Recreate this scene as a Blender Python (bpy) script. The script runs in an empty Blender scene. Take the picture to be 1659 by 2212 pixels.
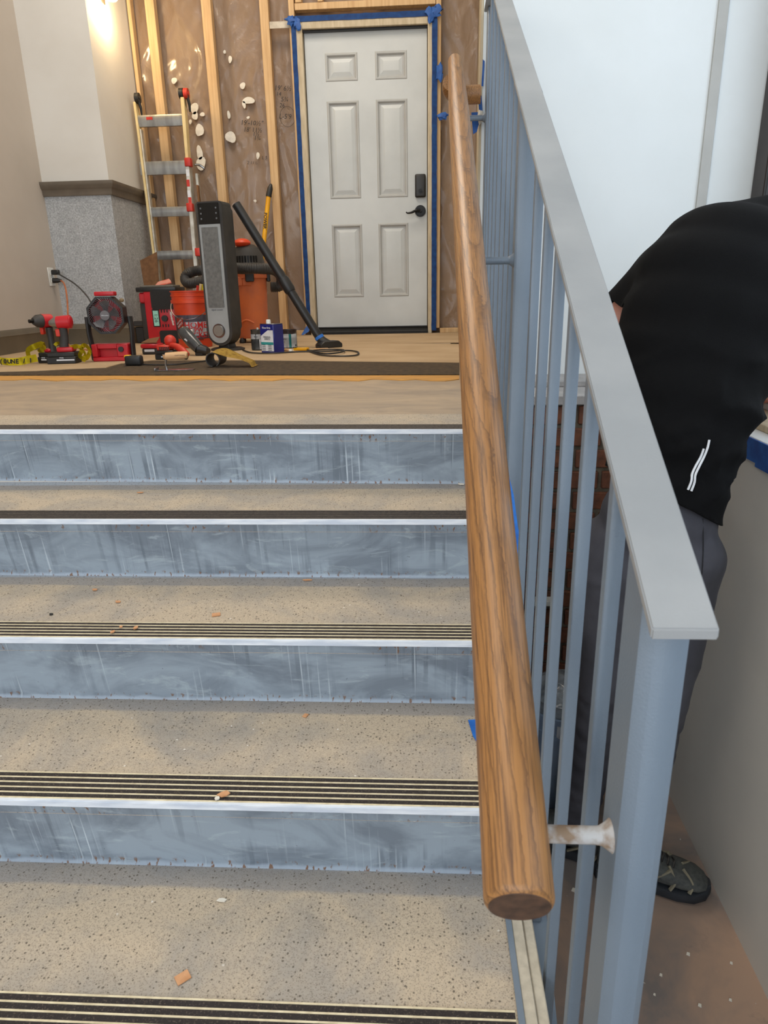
import bpy, bmesh, math, random
from mathutils import Vector, Matrix, noise
random.seed(7)
SC = bpy.context.scene
COL = SC.collection
# ---------------------------------------------------------------- camera
F, PITCH, YAW, ROLL, EYE = 1476.6, 0.3170852, -0.0622054, -0.0208513, 0.339
def cam_axes():
    cy, sy = math.cos(YAW), math.sin(YAW)
    fwd = Vector((sy*math.cos(PITCH), cy*math.cos(PITCH), -math.sin(PITCH)))
    right = Vector((cy, -sy, 0)); up = right.cross(fwd)
    c, s = math.cos(ROLL), math.sin(ROLL)
    return c*right+s*up, -s*right+c*up, fwd
CA, CB, CC = cam_axes()
cam = bpy.data.cameras.new('camera'); camo = bpy.data.objects.new('camera', cam); COL.objects.link(camo)
cam.sensor_fit = 'HORIZONTAL'; cam.sensor_width = 36.0; cam.lens = F*36/1659
cam.clip_start = 0.02; cam.clip_end = 60
camo.matrix_world = Matrix(((CA.x, CB.x, -CC.x, 0), (CA.y, CB.y, -CC.y, 0), (CA.z, CB.z, -CC.z, EYE), (0, 0, 0, 1)))
cam.dof.use_dof = True; cam.dof.focus_distance = 2.2; cam.dof.aperture_fstop = 20
SC.camera = camo
# ---------------------------------------------------------------- light
SC.view_settings.view_transform = 'Standard'; SC.view_settings.look = 'None'
SC.view_settings.gamma = 1; SC.view_settings.use_curve_mapping = False
SC.view_settings.exposure = 0.0
w = bpy.data.worlds.new('overcast_sky'); SC.world = w; w.use_nodes = True
w.node_tree.nodes['Background'].inputs[0].default_value = (0.80, 0.90, 1.0, 1)
w.node_tree.nodes['Background'].inputs[1].default_value = 1.7
def area(name, loc, look, sx, sy, power, col):
    l = bpy.data.lights.new(name, 'AREA'); l.shape = 'RECTANGLE'; l.size = sx; l.size_y = sy
    l.energy = power; l.color = col
    o = bpy.data.objects.new(name, l); COL.objects.link(o); o.location = loc
    o.rotation_euler = (Vector(look)-Vector(loc)).to_track_quat('-Z', 'Y').to_euler()
    return o
area('daylight_storefront', (-0.7, -3.1, 1.4), (-0.7, 1.5, 0.6), 4.4, 3.4, 62, (0.86, 0.93, 1.0))
area('ceiling_lamp_stairs', (-0.9, 0.9, 3.45), (-0.9, 0.9, 0), 1.3, 1.3, 34, (1.0, 0.93, 0.84))
area('ceiling_lamp_landing', (-0.9, 3.9, 3.45), (-0.9, 3.9, 0), 1.2, 1.0, 50, (1.0, 0.88, 0.74))

area('left_fill_light', (-2.38, -1.2, 1.5), (.75, .4, -.4), 1.8, 1.6, 42, (1.0, .93, .85))  # fill added at the windowless left wall to brighten the passage wall

def at(px, py, x=None, y=None, z=None):
    """the point of the room that a given bearing reaches on a given plane"""
    d = CA*((px-829.5)/F) - CB*((py-1106)/F) + CC
    o = Vector((0, 0, EYE))
    if x is not None: k = x/d.x
    elif y is not None: k = y/d.y
    else: k = (z-EYE)/d.z
    return o + d*k
# ---------------------------------------------------------------- materials
def lin(c):
    r = []
    for v in c[:3]:
        v = v/255.0
        r.append(v/12.92 if v <= 0.04045 else ((v+0.055)/1.055)**2.4)
    return (r[0], r[1], r[2], 1)
class NT:
    def __init__(s, name):
        s.m = bpy.data.materials.new(name); s.m.use_nodes = True
        s.t = s.m.node_tree; s.b = s.t.nodes['Principled BSDF']
        s.tc = s.n('ShaderNodeTexCoord')
    def n(s, typ, **kw):
        o = s.t.nodes.new(typ)
        for k, v in kw.items():
            if k.startswith('i_'): 
                key = k[2:]
                key = int(key) if key.isdigit() else key.replace('_', ' ')
                o.inputs[key].default_value = v
            else: setattr(o, k, v)
        return o
    def l(s, a, b): s.t.links.new(a, b)
    def mapping(s, scale=(1, 1, 1), rot=(0, 0, 0), loc=(0, 0, 0), src='Object'):
        mp = s.n('ShaderNodeMapping'); s.l(s.tc.outputs[src], mp.inputs[0])
        mp.inputs['Scale'].default_value = scale; mp.inputs['Rotation'].default_value = rot; mp.inputs['Location'].default_value = loc
        return mp.outputs[0]
    def noise(s, vec, scale, detail=4, rough=.5, dist=0):
        o = s.n('ShaderNodeTexNoise'); o.inputs['Scale'].default_value = scale; o.inputs['Detail'].default_value = detail
        o.inputs['Roughness'].default_value = rough; o.inputs['Distortion'].default_value = dist
        if vec is not None: s.l(vec, o.inputs['Vector'])
        return o.outputs[0]
    def ramp(s, fac, stops):
        o = s.n('ShaderNodeValToRGB'); s.l(fac, o.inputs[0]); e = o.color_ramp.elements
        while len(e) < len(stops): e.new(.5)
        for i, (p, c) in enumerate(stops):
            e[i].position = p; e[i].color = (c, c, c, 1) if isinstance(c, (int, float)) else c
        return o.outputs[0]
    def mix(s, fac, a, b, mode='MIX'):
        o = s.n('ShaderNodeMix', data_type='RGBA', blend_type=mode)
        for sock, v in ((o.inputs[0], fac), (o.inputs[6], a), (o.inputs[7], b)):
            if hasattr(v, 'is_output') or isinstance(v, bpy.types.NodeSocket): s.l(v, sock)
            else: sock.default_value = v
        return o.outputs[2]
    def math(s, op, a, b=0.0, clamp=False):
        o = s.n('ShaderNodeMath', operation=op, use_clamp=clamp)
        for sock, v in ((o.inputs[0], a), (o.inputs[1], b)):
            if isinstance(v, bpy.types.NodeSocket): s.l(v, sock)
            else: sock.default_value = v
        return o.outputs[0]
    def sep(s, vec):
        o = s.n('ShaderNodeSeparateXYZ'); s.l(vec, o.inputs[0]); return o.outputs
    def bump(s, h, strength=.3, dist=.002):
        o = s.n('ShaderNodeBump'); o.inputs['Strength'].default_value = strength; o.inputs['Distance'].default_value = dist
        s.l(h, o.inputs['Height']); s.l(o.outputs[0], s.b.inputs['Normal'])
    def col(s, c):
        if isinstance(c, bpy.types.NodeSocket): s.l(c, s.b.inputs['Base Color'])
        else: s.b.inputs['Base Color'].default_value = c
    def setp(s, rough=.5, metal=0, **kw):
        s.b.inputs['Roughness'].default_value = rough; s.b.inputs['Metallic'].default_value = metal
        for k, v in kw.items(): s.b.inputs[k.replace('_', ' ')].default_value = v
MAT = {}
def simple(name, c, c2=None, scale=12, rough=.5, metal=0, bump=0, bscale=80, stretch=(1, 1, 1), lo=.35, hi=.65, bdist=.001, **kw):
    if name in MAT: return MAT[name]
    s = NT(name); s.setp(rough, metal, **kw)
    if c2 is None: c2 = tuple(v*.9 for v in c)
    mp = s.mapping(stretch)
    f = s.ramp(s.noise(mp, scale, 5, .55), [(lo, 0.0), (hi, 1.0)])
    s.col(s.mix(f, lin(c), lin(c2)))
    if bump: s.bump(s.noise(mp, bscale, 3), bump, bdist)
    MAT[name] = s.m; return s.m
def emis(name, c, strength):
    s = NT(name); s.col(lin(c)); s.b.inputs['Emission Color'].default_value = lin(c); s.b.inputs['Emission Strength'].default_value = strength
    MAT[name] = s.m; return s.m

# plain finishes
wall_white = simple('white_wall_paint', (222, 226, 226), (214, 218, 217), 1.3, .7, bump=.08, bscale=240)
wall_cream = simple('cream_wall_paint', (215, 211, 203), (208, 203, 194), 2.0, .75, bump=.25, bscale=260)
wall_left_m = simple('beige_wall_paint', (186, 176, 165), (178, 168, 157), 2.0, .75, bump=.25, bscale=260)
taupe = simple('taupe_trim_paint', (113, 102, 88), (100, 90, 77), 8, .45)
wains = simple('grey_wainscot_paint', (208, 205, 197), (200, 198, 191), 3, .5, bump=.1, bscale=200)
pine = simple('pine_lumber', (212, 178, 132), (190, 152, 106), 3, .7, stretch=(14, 14, 1), bump=.15, bscale=20)
pine2 = simple('pale_primed_wood', (196, 182, 156), (176, 160, 132), 6, .7, stretch=(8, 8, 1.5))
door_m = simple('white_door_paint', (196, 200, 200), (184, 188, 188), 2.5, .45, bump=.05)
bead_m = simple('door_moulding_paint', (176, 178, 176), (168, 168, 166), 5, .5)
blacksteel = simple('black_bronze_metal', (20, 19, 18), (32, 29, 27), 20, .35, .6)
black_pl = simple('black_plastic', (24, 24, 25), (36, 35, 34), 14, .45)
darkgrey_pl = simple('dusty_black_plastic', (44, 42, 40), (60, 56, 52), 10, .6)
grey_pl = simple('silver_grey_plastic', (168, 172, 173), (156, 160, 161), 8, .4, .2)
mesh_m = simple('perforated_grille_grey', (122, 122, 119), (104, 104, 102), 60, .55, .3, bump=.8, bscale=500)
red_pl = simple('red_tool_plastic', (198, 30, 42), (170, 22, 34), 8, .4)
red2_pl = simple('orange_red_plastic', (206, 56, 36), (180, 40, 26), 10, .45)
orange_pl = simple('orange_bucket_plastic', (222, 74, 26), (196, 56, 20), 9, .45)
vac_orange = simple('dusty_orange_plastic', (216, 112, 56), (190, 104, 70), 5, .6)
alum = simple('brushed_aluminium', (168, 168, 166), (140, 140, 138), 30, .35, .9, stretch=(1, 1, .1))
alum2 = simple('aluminium_rail', (206, 204, 196), (176, 172, 160), 20, .45, .6)
pale_rail = simple('cream_fiberglass_rail', (222, 200, 148), (208, 184, 130), 10, .6)
tape_m = simple('blue_painters_tape', (32, 92, 168), (24, 70, 138), 30, .6, bump=.4, bscale=60)
tape_b = simple('bright_blue_tape', (44, 124, 214), (30, 98, 184), 30, .55, bump=.4, bscale=60)
white_pl = simple('white_plastic', (226, 226, 220), (212, 212, 206), 10, .4)
white_strip = simple('white_nosing_paint', (224, 228, 233), (192, 200, 212), 14, .45, stretch=(1, 6, 6))
yellow_m = simple('yellow_webbing', (222, 206, 24), (190, 176, 20), 20, .6, bump=.3)
yellow_p = simple('yellow_fiberglass', (232, 172, 12), (214, 150, 8), 8, .35)
yellow_pad = simple('yellow_crumbed_foam', (204, 168, 78), (150, 110, 40), 60, .9, bump=.7, bscale=160, lo=.45, hi=.75)
blue_can = simple('navy_can_lacquer', (20, 32, 120), (16, 26, 100), 5, .3)
label_w = simple('label_white', (222, 224, 228), (206, 208, 212), 20, .5)
label_t = simple('label_teal', (40, 150, 150), (30, 130, 132), 20, .5)
label_d = simple('label_grey_print', (84, 88, 92), (108, 110, 112), 40, .5)
ink = simple('black_ink', (22, 20, 18), (34, 30, 26), 10, .6)
ink_red = simple('red_ink', (196, 40, 36), (180, 30, 30), 10, .5)
brown_board = simple('brown_hardboard', (124, 86, 52), (104, 70, 40), 30, .8)
lightwood = simple('sanded_beech', (214, 172, 126), (196, 152, 106), 12, .5, stretch=(1, 6, 6))
steel = simple('polished_steel', (190, 192, 194), (150, 152, 156), 20, .22, 1.0)
kraft = simple('kraft_floor_paper', (186, 160, 126), (170, 143, 108), 2.5, .8, stretch=(1, 1.6, 1), bump=.15, bscale=30)
orange_glue = simple('orange_adhesive', (206, 148, 62), (178, 132, 70), 9, .7, stretch=(1, 4, 4), bump=.4, bscale=60)
darkmat = simple('dark_carpet_backing', (84, 66, 42), (56, 44, 30), 45, .95, bump=1.0, bscale=220, bdist=.004)
stone = simple('pale_stone_ledge', (172, 168, 166), (150, 148, 146), 20, .6, bump=.2)
curb_m = simple('pale_cast_curb', (196, 186, 166), (176, 166, 148), 60, .8, bump=.4, bscale=200)
brick_m = simple('red_brick_clay', (124, 76, 54), (84, 56, 43), 25, .9, bump=.6, bscale=120, bdist=.002)
mortar = simple('grey_mortar', (122, 112, 96), (96, 88, 76), 30, .95, bump=.5)
skin = simple('skin', (196, 140, 120), (182, 122, 104), 12, .5, Subsurface_Weight=.1)
hair_m = simple('dark_brown_hair', (44, 32, 26), (30, 22, 18), 60, .6, stretch=(1, 1, .2))
shirt_m = simple('black_knit_shirt', (7, 7, 8), (10, 10, 11), 300, .9, bump=.5, bscale=700, Specular_IOR_Level=.15)
trou_m = simple('charcoal_work_trousers', (70, 70, 77), (54, 54, 61), 9, .85, bump=.3, bscale=400)
dark_trou = simple('shadow_trousers', (62, 62, 68), (46, 46, 51), 9, .85)
shoe_m = simple('grey_suede_shoe', (136, 128, 106), (110, 104, 88), 20, .8, bump=.3)
shoe_mesh = simple('dark_shoe_mesh', (78, 80, 76), (58, 60, 60), 80, .8, bump=.6, bscale=500)
sole_m = simple('black_rubber_sole', (26, 30, 36), (38, 42, 48), 20, .6)
chip_m = simple('wood_chip', (206, 154, 110), (186, 132, 88), 40, .7)
flake = simple('white_paint_flake', (226, 220, 206), (206, 198, 184), 30, .7)
cord_o = simple('orange_cord_rubber', (186, 112, 70), (170, 96, 56), 20, .6)
lcd_m = emis('lcd_backlight', (128, 178, 160), .25)
clear_m = simple('clear_bucket_plastic', (128, 146, 168), (112, 130, 152), 6, .35)
# mottled granite-like wall covering
s = NT('mottled_grey_wallcovering'); s.setp(.65)
v = s.mapping()
f = s.ramp(s.noise(v, 95, 6, .7), [(.40, 0.0), (.62, 1.0)])
g = s.ramp(s.noise(v, 22, 3, .6), [(.4, 0.0), (.7, 1.0)])
s.col(s.mix(s.math('MULTIPLY', g, .35), s.mix(f, lin((148, 149, 149)), lin((192, 194, 195))), lin((120, 122, 122)))); s.bump(f, .15, .001)
granite = s.m
# oak: growth rings cut at a slight angle to the rail, so that they show as cathedral arches
s = NT('stained_oak'); s.setp(.42, Coat_Weight=.08, Coat_Roughness=.35)
v = s.mapping((1, 1, 1), (math.radians(2.0), 0, math.radians(.3)), (.012, 0, -.006))
nz = s.n('ShaderNodeTexNoise', noise_dimensions='3D'); nz.inputs['Scale'].default_value = 5; nz.inputs['Detail'].default_value = 2
mp2 = s.mapping((3.5, .8, 3.5)); s.l(mp2, nz.inputs['Vector'])
va = s.n('ShaderNodeVectorMath', operation='MULTIPLY_ADD'); s.l(nz.outputs[1], va.inputs[0]); va.inputs[1].default_value = (.014, .014, .014); s.l(v, va.inputs[2])
wv = s.n('ShaderNodeTexWave', wave_type='RINGS', rings_direction='Y', wave_profile='SAW'); s.l(va.outputs[0], wv.inputs['Vector'])
wv.inputs['Scale'].default_value = 52; wv.inputs['Distortion'].default_value = 1.2; wv.inputs['Detail'].default_value = 3; wv.inputs['Detail Scale'].default_value = 2.0
rings = s.ramp(wv.outputs[0], [(0, 0.0), (.70, .08), (.90, .75), (.96, 1.0), (1, .15)])
pores = s.ramp(s.noise(s.mapping((120, 3.2, 120)), 3.0, 6, .7), [(.46, 0.0), (.62, 1.0)])
broad = s.noise(s.mapping((14, 1.1, 14)), 2.2, 3)
base = s.mix(broad, lin((170, 120, 66)), lin((142, 97, 52)))
c1 = s.mix(s.math('MULTIPLY', pores, .78), base, lin((92, 61, 35)))
c2 = s.mix(s.math('MULTIPLY', rings, .6), c1, lin((74, 46, 27)))
s.col(c2); s.bump(s.math('ADD', pores, rings), .12, -.0006)
oak = s.m
s = NT('oak_end_grain'); s.setp(.55); v = s.mapping()
s.col(s.mix(s.ramp(s.noise(v, 90, 5), [(.35, 0.0), (.7, 1.0)]), lin((86, 60, 44)), lin((50, 34, 26)))); oak_end = s.m
# grey-blue railing enamel with a pebbled sheen; scuffs on it
s = NT('blue_grey_railing_enamel'); s.setp(.42); v = s.mapping()
f = s.noise(v, 5, 3); sc_ = s.ramp(s.noise(s.mapping((1, 1, .3)), 60, 3), [(.77, 0.0), (.8, 1.0)])
s.col(s.mix(sc_, s.mix(f, lin((112, 124, 136)), lin((100, 113, 126))), lin((156, 166, 176)))); s.bump(s.noise(v, 380, 2), .55, .0006)
rail_m = s.m
s = NT('toplit_cap_rail_enamel'); s.setp(.5); v = s.mapping()  # same enamel as the posts, coloured greyer for warm light on its top
f = s.noise(v, 7, 4); rust = s.ramp(s.noise(v, 26, 4, .6), [(.74, 0.0), (.8, 1.0)])
s.col(s.mix(s.math('MULTIPLY', rust, .35), s.mix(s.ramp(f, [(.35, 0.0), (.65, 1.0)]), lin((150, 151, 151)), lin((137, 139, 140))), lin((120, 100, 76)))); s.bump(s.noise(v, 350, 2), .3, .0005)
cap_m = s.m
s = NT('worn_primer'); s.setp(.6); v = s.mapping()
s.col(s.mix(s.ramp(s.noise(v, 60, 4), [(.4, 0.0), (.6, 1.0)]), lin((186, 184, 182)), lin((140, 116, 92)))); worn = s.m
# terrazzo-like speckled tread
def tread_mat(name, band):
    s = NT(name); s.setp(.72); inf = s.n('ShaderNodeObjectInfo'); of = s.n('ShaderNodeVectorMath', operation='MULTIPLY_ADD')
    cb_ = s.n('ShaderNodeCombineXYZ'); s.l(inf.outputs['Random'], cb_.inputs[0]); s.l(inf.outputs['Random'], cb_.inputs[1]); s.l(cb_.outputs[0], of.inputs[0]); of.inputs[1].default_value = (31, 17, 0); s.l(s.tc.outputs['Object'], of.inputs[2]); v = of.outputs[0]
    big = s.ramp(s.noise(v, 4.5, 5, .65, .5), [(.42, 0.0), (.62, 1.0)])
    mid = s.noise(v, 30, 4, .6)
    base = s.mix(big, lin((194, 177, 153)), lin((158, 152, 143)))
    base = s.mix(s.math('MULTIPLY', mid, .35), base, lin((186, 164, 136)))
    smd = s.ramp(s.noise(v, 9, 6, .75, 1.0), [(.60, 0.0), (.76, 1.0)]); base = s.mix(s.math('MULTIPLY', smd, .55), base, lin((104, 102, 98)))
    def specks(scale, thr, sel):
        vo = s.n('ShaderNodeTexVoronoi', feature='F1'); vo.inputs['Scale'].default_value = scale
        vv = s.n('ShaderNodeVectorMath', operation='ADD'); s.l(v, vv.inputs[0])
        nn = s.n('ShaderNodeTexNoise'); nn.inputs['Scale'].default_value = scale*.8; s.l(v, nn.inputs['Vector'])
        ms = s.n('ShaderNodeVectorMath', operation='SCALE'); ms.inputs['Scale'].default_value = .7/scale; s.l(nn.outputs[1], ms.inputs[0]); s.l(ms.outputs[0], vv.inputs[1])
        s.l(vv.outputs[0], vo.inputs['Vector'])
        d = s.ramp(vo.outputs['Distance'], [(thr, 1.0), (thr+.1, 0.0)])
        r = s.sep(vo.outputs['Color'])[0]
        return s.math('MULTIPLY', d, s.ramp(r, [(sel, 0.0), (sel+.03, 1.0)]))
    sp1 = specks(180, .24, .70); sp2 = specks(430, .34, .40)
    gr_ = s.noise(v, 260, 3, .7); base = s.mix(s.math('MULTIPLY', s.ramp(gr_, [(.35, 0.0), (.65, 1.0)]), .30), base, lin((128, 116, 100))); wh = specks(90, .10, .965)
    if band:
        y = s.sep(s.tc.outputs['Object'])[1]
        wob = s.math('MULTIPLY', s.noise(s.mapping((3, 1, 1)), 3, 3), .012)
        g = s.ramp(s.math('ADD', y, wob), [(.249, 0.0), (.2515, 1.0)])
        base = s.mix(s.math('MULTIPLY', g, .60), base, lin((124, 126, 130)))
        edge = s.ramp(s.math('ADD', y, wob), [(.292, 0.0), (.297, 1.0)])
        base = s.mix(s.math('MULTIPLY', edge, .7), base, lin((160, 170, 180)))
    c = s.mix(s.math('MULTIPLY', sp2, .48), base, lin((102, 92, 80)))
    c = s.mix(s.math('MULTIPLY', sp1, .8), c, lin((84, 74, 62)))
    c = s.mix(wh, c, lin((226, 220, 210)))
    s.col(c); s.bump(s.math('ADD', sp1, sp2), .35, -.001); return s.m
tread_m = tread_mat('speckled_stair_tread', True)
lip_m = tread_mat('speckled_landing_lip', False)
# steel risers, brushed with paint, drips running down
s = NT('drip_streaked_riser_paint'); s.setp(.42); v = s.tc.outputs['Object']
info = s.n('ShaderNodeObjectInfo'); off = s.n('ShaderNodeCombineXYZ'); s.l(s.math('MULTIPLY', info.outputs['Random'], 37.0), off.inputs[0])
va = s.n('ShaderNodeVectorMath', operation='ADD'); s.l(v, va.inputs[0]); s.l(off.outputs[0], va.inputs[1])
def mp(scale):
    m_ = s.n('ShaderNodeMapping'); s.l(va.outputs[0], m_.inputs[0]); m_.inputs['Scale'].default_value = scale; return m_.outputs[0]
big = s.ramp(s.noise(mp((1, 1, 2)), 5, 5, .6, .8), [(.40, 0.0), (.60, 1.0)])
z = s.sep(v)[2]
drip = s.ramp(s.noise(mp((60, 1, 2.4)), 1.0, 3, .55), [(.52, 0.0), (.60, 1.0)])
thin = s.ramp(s.noise(mp((150, 1, 1.4)), 1.0, 2, .5), [(.60, 0.0), (.66, 1.0)])
mask = s.ramp(s.noise(mp((7, 1, 5)), 1.2, 3), [(.44, 0.0), (.62, 1.0)])
base = s.mix(big, lin((108, 118, 129)), lin((138, 150, 161)))
low = s.ramp(z, [(0.0, 1.0), (1.0, 0.0)])
c = s.mix(s.math('MULTIPLY', s.math('MULTIPLY', drip, mask), .75), base, lin((88, 98, 109)))
c = s.mix(s.math('MULTIPLY', s.math('MULTIPLY', thin, mask), .85), c, lin((186, 196, 204)))
swirl = s.ramp(s.noise(mp((2.5, 1, 9)), 3.0, 6, .7, 1.5), [(.56, 0.0), (.66, 1.0)])
c = s.mix(s.math('MULTIPLY', swirl, .45), c, lin((164, 176, 182)))
zz = s.math('MULTIPLY', z, -1.0)
foot = s.ramp(s.math('ADD', zz, s.math('MULTIPLY', s.noise(mp((12, 1, 1)), 2, 3), .012)), [(.133, 0.0), (.137, 1.0)])
c = s.mix(s.math('MULTIPLY', foot, .7), c, lin((156, 168, 182)))
rs = s.ramp(s.noise(mp((130, 1, 70)), 1.0, 3), [(.58, 0.0), (.63, 1.0)])
rz = s.math('MULTIPLY', s.ramp(zz, [(.120, 0.0), (.126, 1.0)]), s.ramp(zz, [(.140, 1.0), (.142, 0.0)]))
rz2 = s.math('MULTIPLY', s.ramp(zz, [(.014, 1.0), (.024, 0.0)]), s.ramp(s.noise(mp((3, 1, 1)), 2, 2), [(.5, 0.0), (.55, 1.0)]))
c = s.mix(s.math('MULTIPLY', rs, s.math('ADD', rz, rz2)), c, lin((112, 84, 66)))
dots = s.ramp(s.noise(mp((1, 1, 1)), 190, 2), [(.74, 0.0), (.77, 1.0)])
c = s.mix(s.math('MULTIPLY', dots, .7), c, lin((66, 70, 78)))
s.col(c); s.bump(s.math('ADD', drip, swirl), .08, .0006); riser_m = s.m
s = NT('black_abrasive_strip'); s.setp(.85); v = s.mapping()
s.col(s.mix(s.ramp(s.noise(v, 420, 3), [(.56, 0.0), (.70, 1.0)]), lin((42, 35, 32)), lin((92, 80, 70)))); s.bump(s.noise(v, 700, 2), .8, .001); abras = s.m
abras_top = simple('worn_abrasive_strip', (86, 78, 70), (58, 50, 44), 200, .9, bump=.5, bscale=500)
brass = simple('pale_metal_rib', (226, 212, 178), (200, 184, 150), 60, .55)
# landing: smeared levelling compound
s = NT('smeared_levelling_compound'); s.setp(.62); v = s.mapping((1, 2.2, 1))
f = s.ramp(s.noise(v, 3, 6, .65, 1.0), [(.36, 0.0), (.68, 1.0)]); g = s.ramp(s.noise(s.mapping((1.5, 9, 1)), 2.4, 6, .7, 1.2), [(.60, 0.0), (.74, 1.0)])
c = s.mix(f, lin((174, 152, 126)), lin((146, 130, 112))); c = s.mix(s.math('MULTIPLY', g, .6), c, lin((100, 82, 64)))
s.col(c); s.bump(f, .2, .003); screed = s.m
s = NT('dusty_brown_concrete'); s.setp(.7); v = s.mapping()
f = s.ramp(s.noise(v, 3, 5, .6, .6), [(.38, 0.0), (.64, 1.0)]); g = s.ramp(s.noise(v, 7, 5, .7), [(.60, 0.0), (.75, 1.0)])
wh = s.ramp(s.noise(v, 70, 3), [(.72, 0.0), (.76, 1.0)])
c = s.mix(f, lin((172, 142, 120)), lin((122, 113, 108))); c = s.mix(s.math('MULTIPLY', g, .5), c, lin((80, 80, 84))); c = s.mix(wh, c, lin((196, 188, 176)))
s.col(c); floor_low_m = s.m
# brown kraft-faced sheathing behind a clear wrinkled vapour sheet
s = NT('brown_sheathing'); s.setp(.9); v = s.mapping()
s.col(s.mix(s.noise(v, 4, 4), lin((150, 120, 92)), lin((122, 96, 72)))); sheath_m = s.m
s = NT('clear_poly_sheet'); s.setp(.28, Specular_IOR_Level=.5); v = s.mapping()
s.col(lin((166, 140, 116))); s.b.inputs['Alpha'].default_value = .55
s.b.inputs['Coat Weight'].default_value = .6; s.b.inputs['Coat Roughness'].default_value = .12
s.bump(s.noise(s.mapping((1, 1, .6)), 9, 6, .7, 1.6), .6, .02); poly_m = s.m
plate_m = simple('taupe_painted_baseboard', (104, 94, 78), (92, 83, 68), 6, .5)
glassframe = simple('dark_bronze_window_frame', (42, 34, 34), (56, 48, 46), 8, .4, .3)
s = NT('window_glass'); s.setp(.03, Transmission_Weight=1.0, IOR=1.1, Alpha=.35); s.col((.9, .95, 1, 1)); glass_m = s.m
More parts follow.
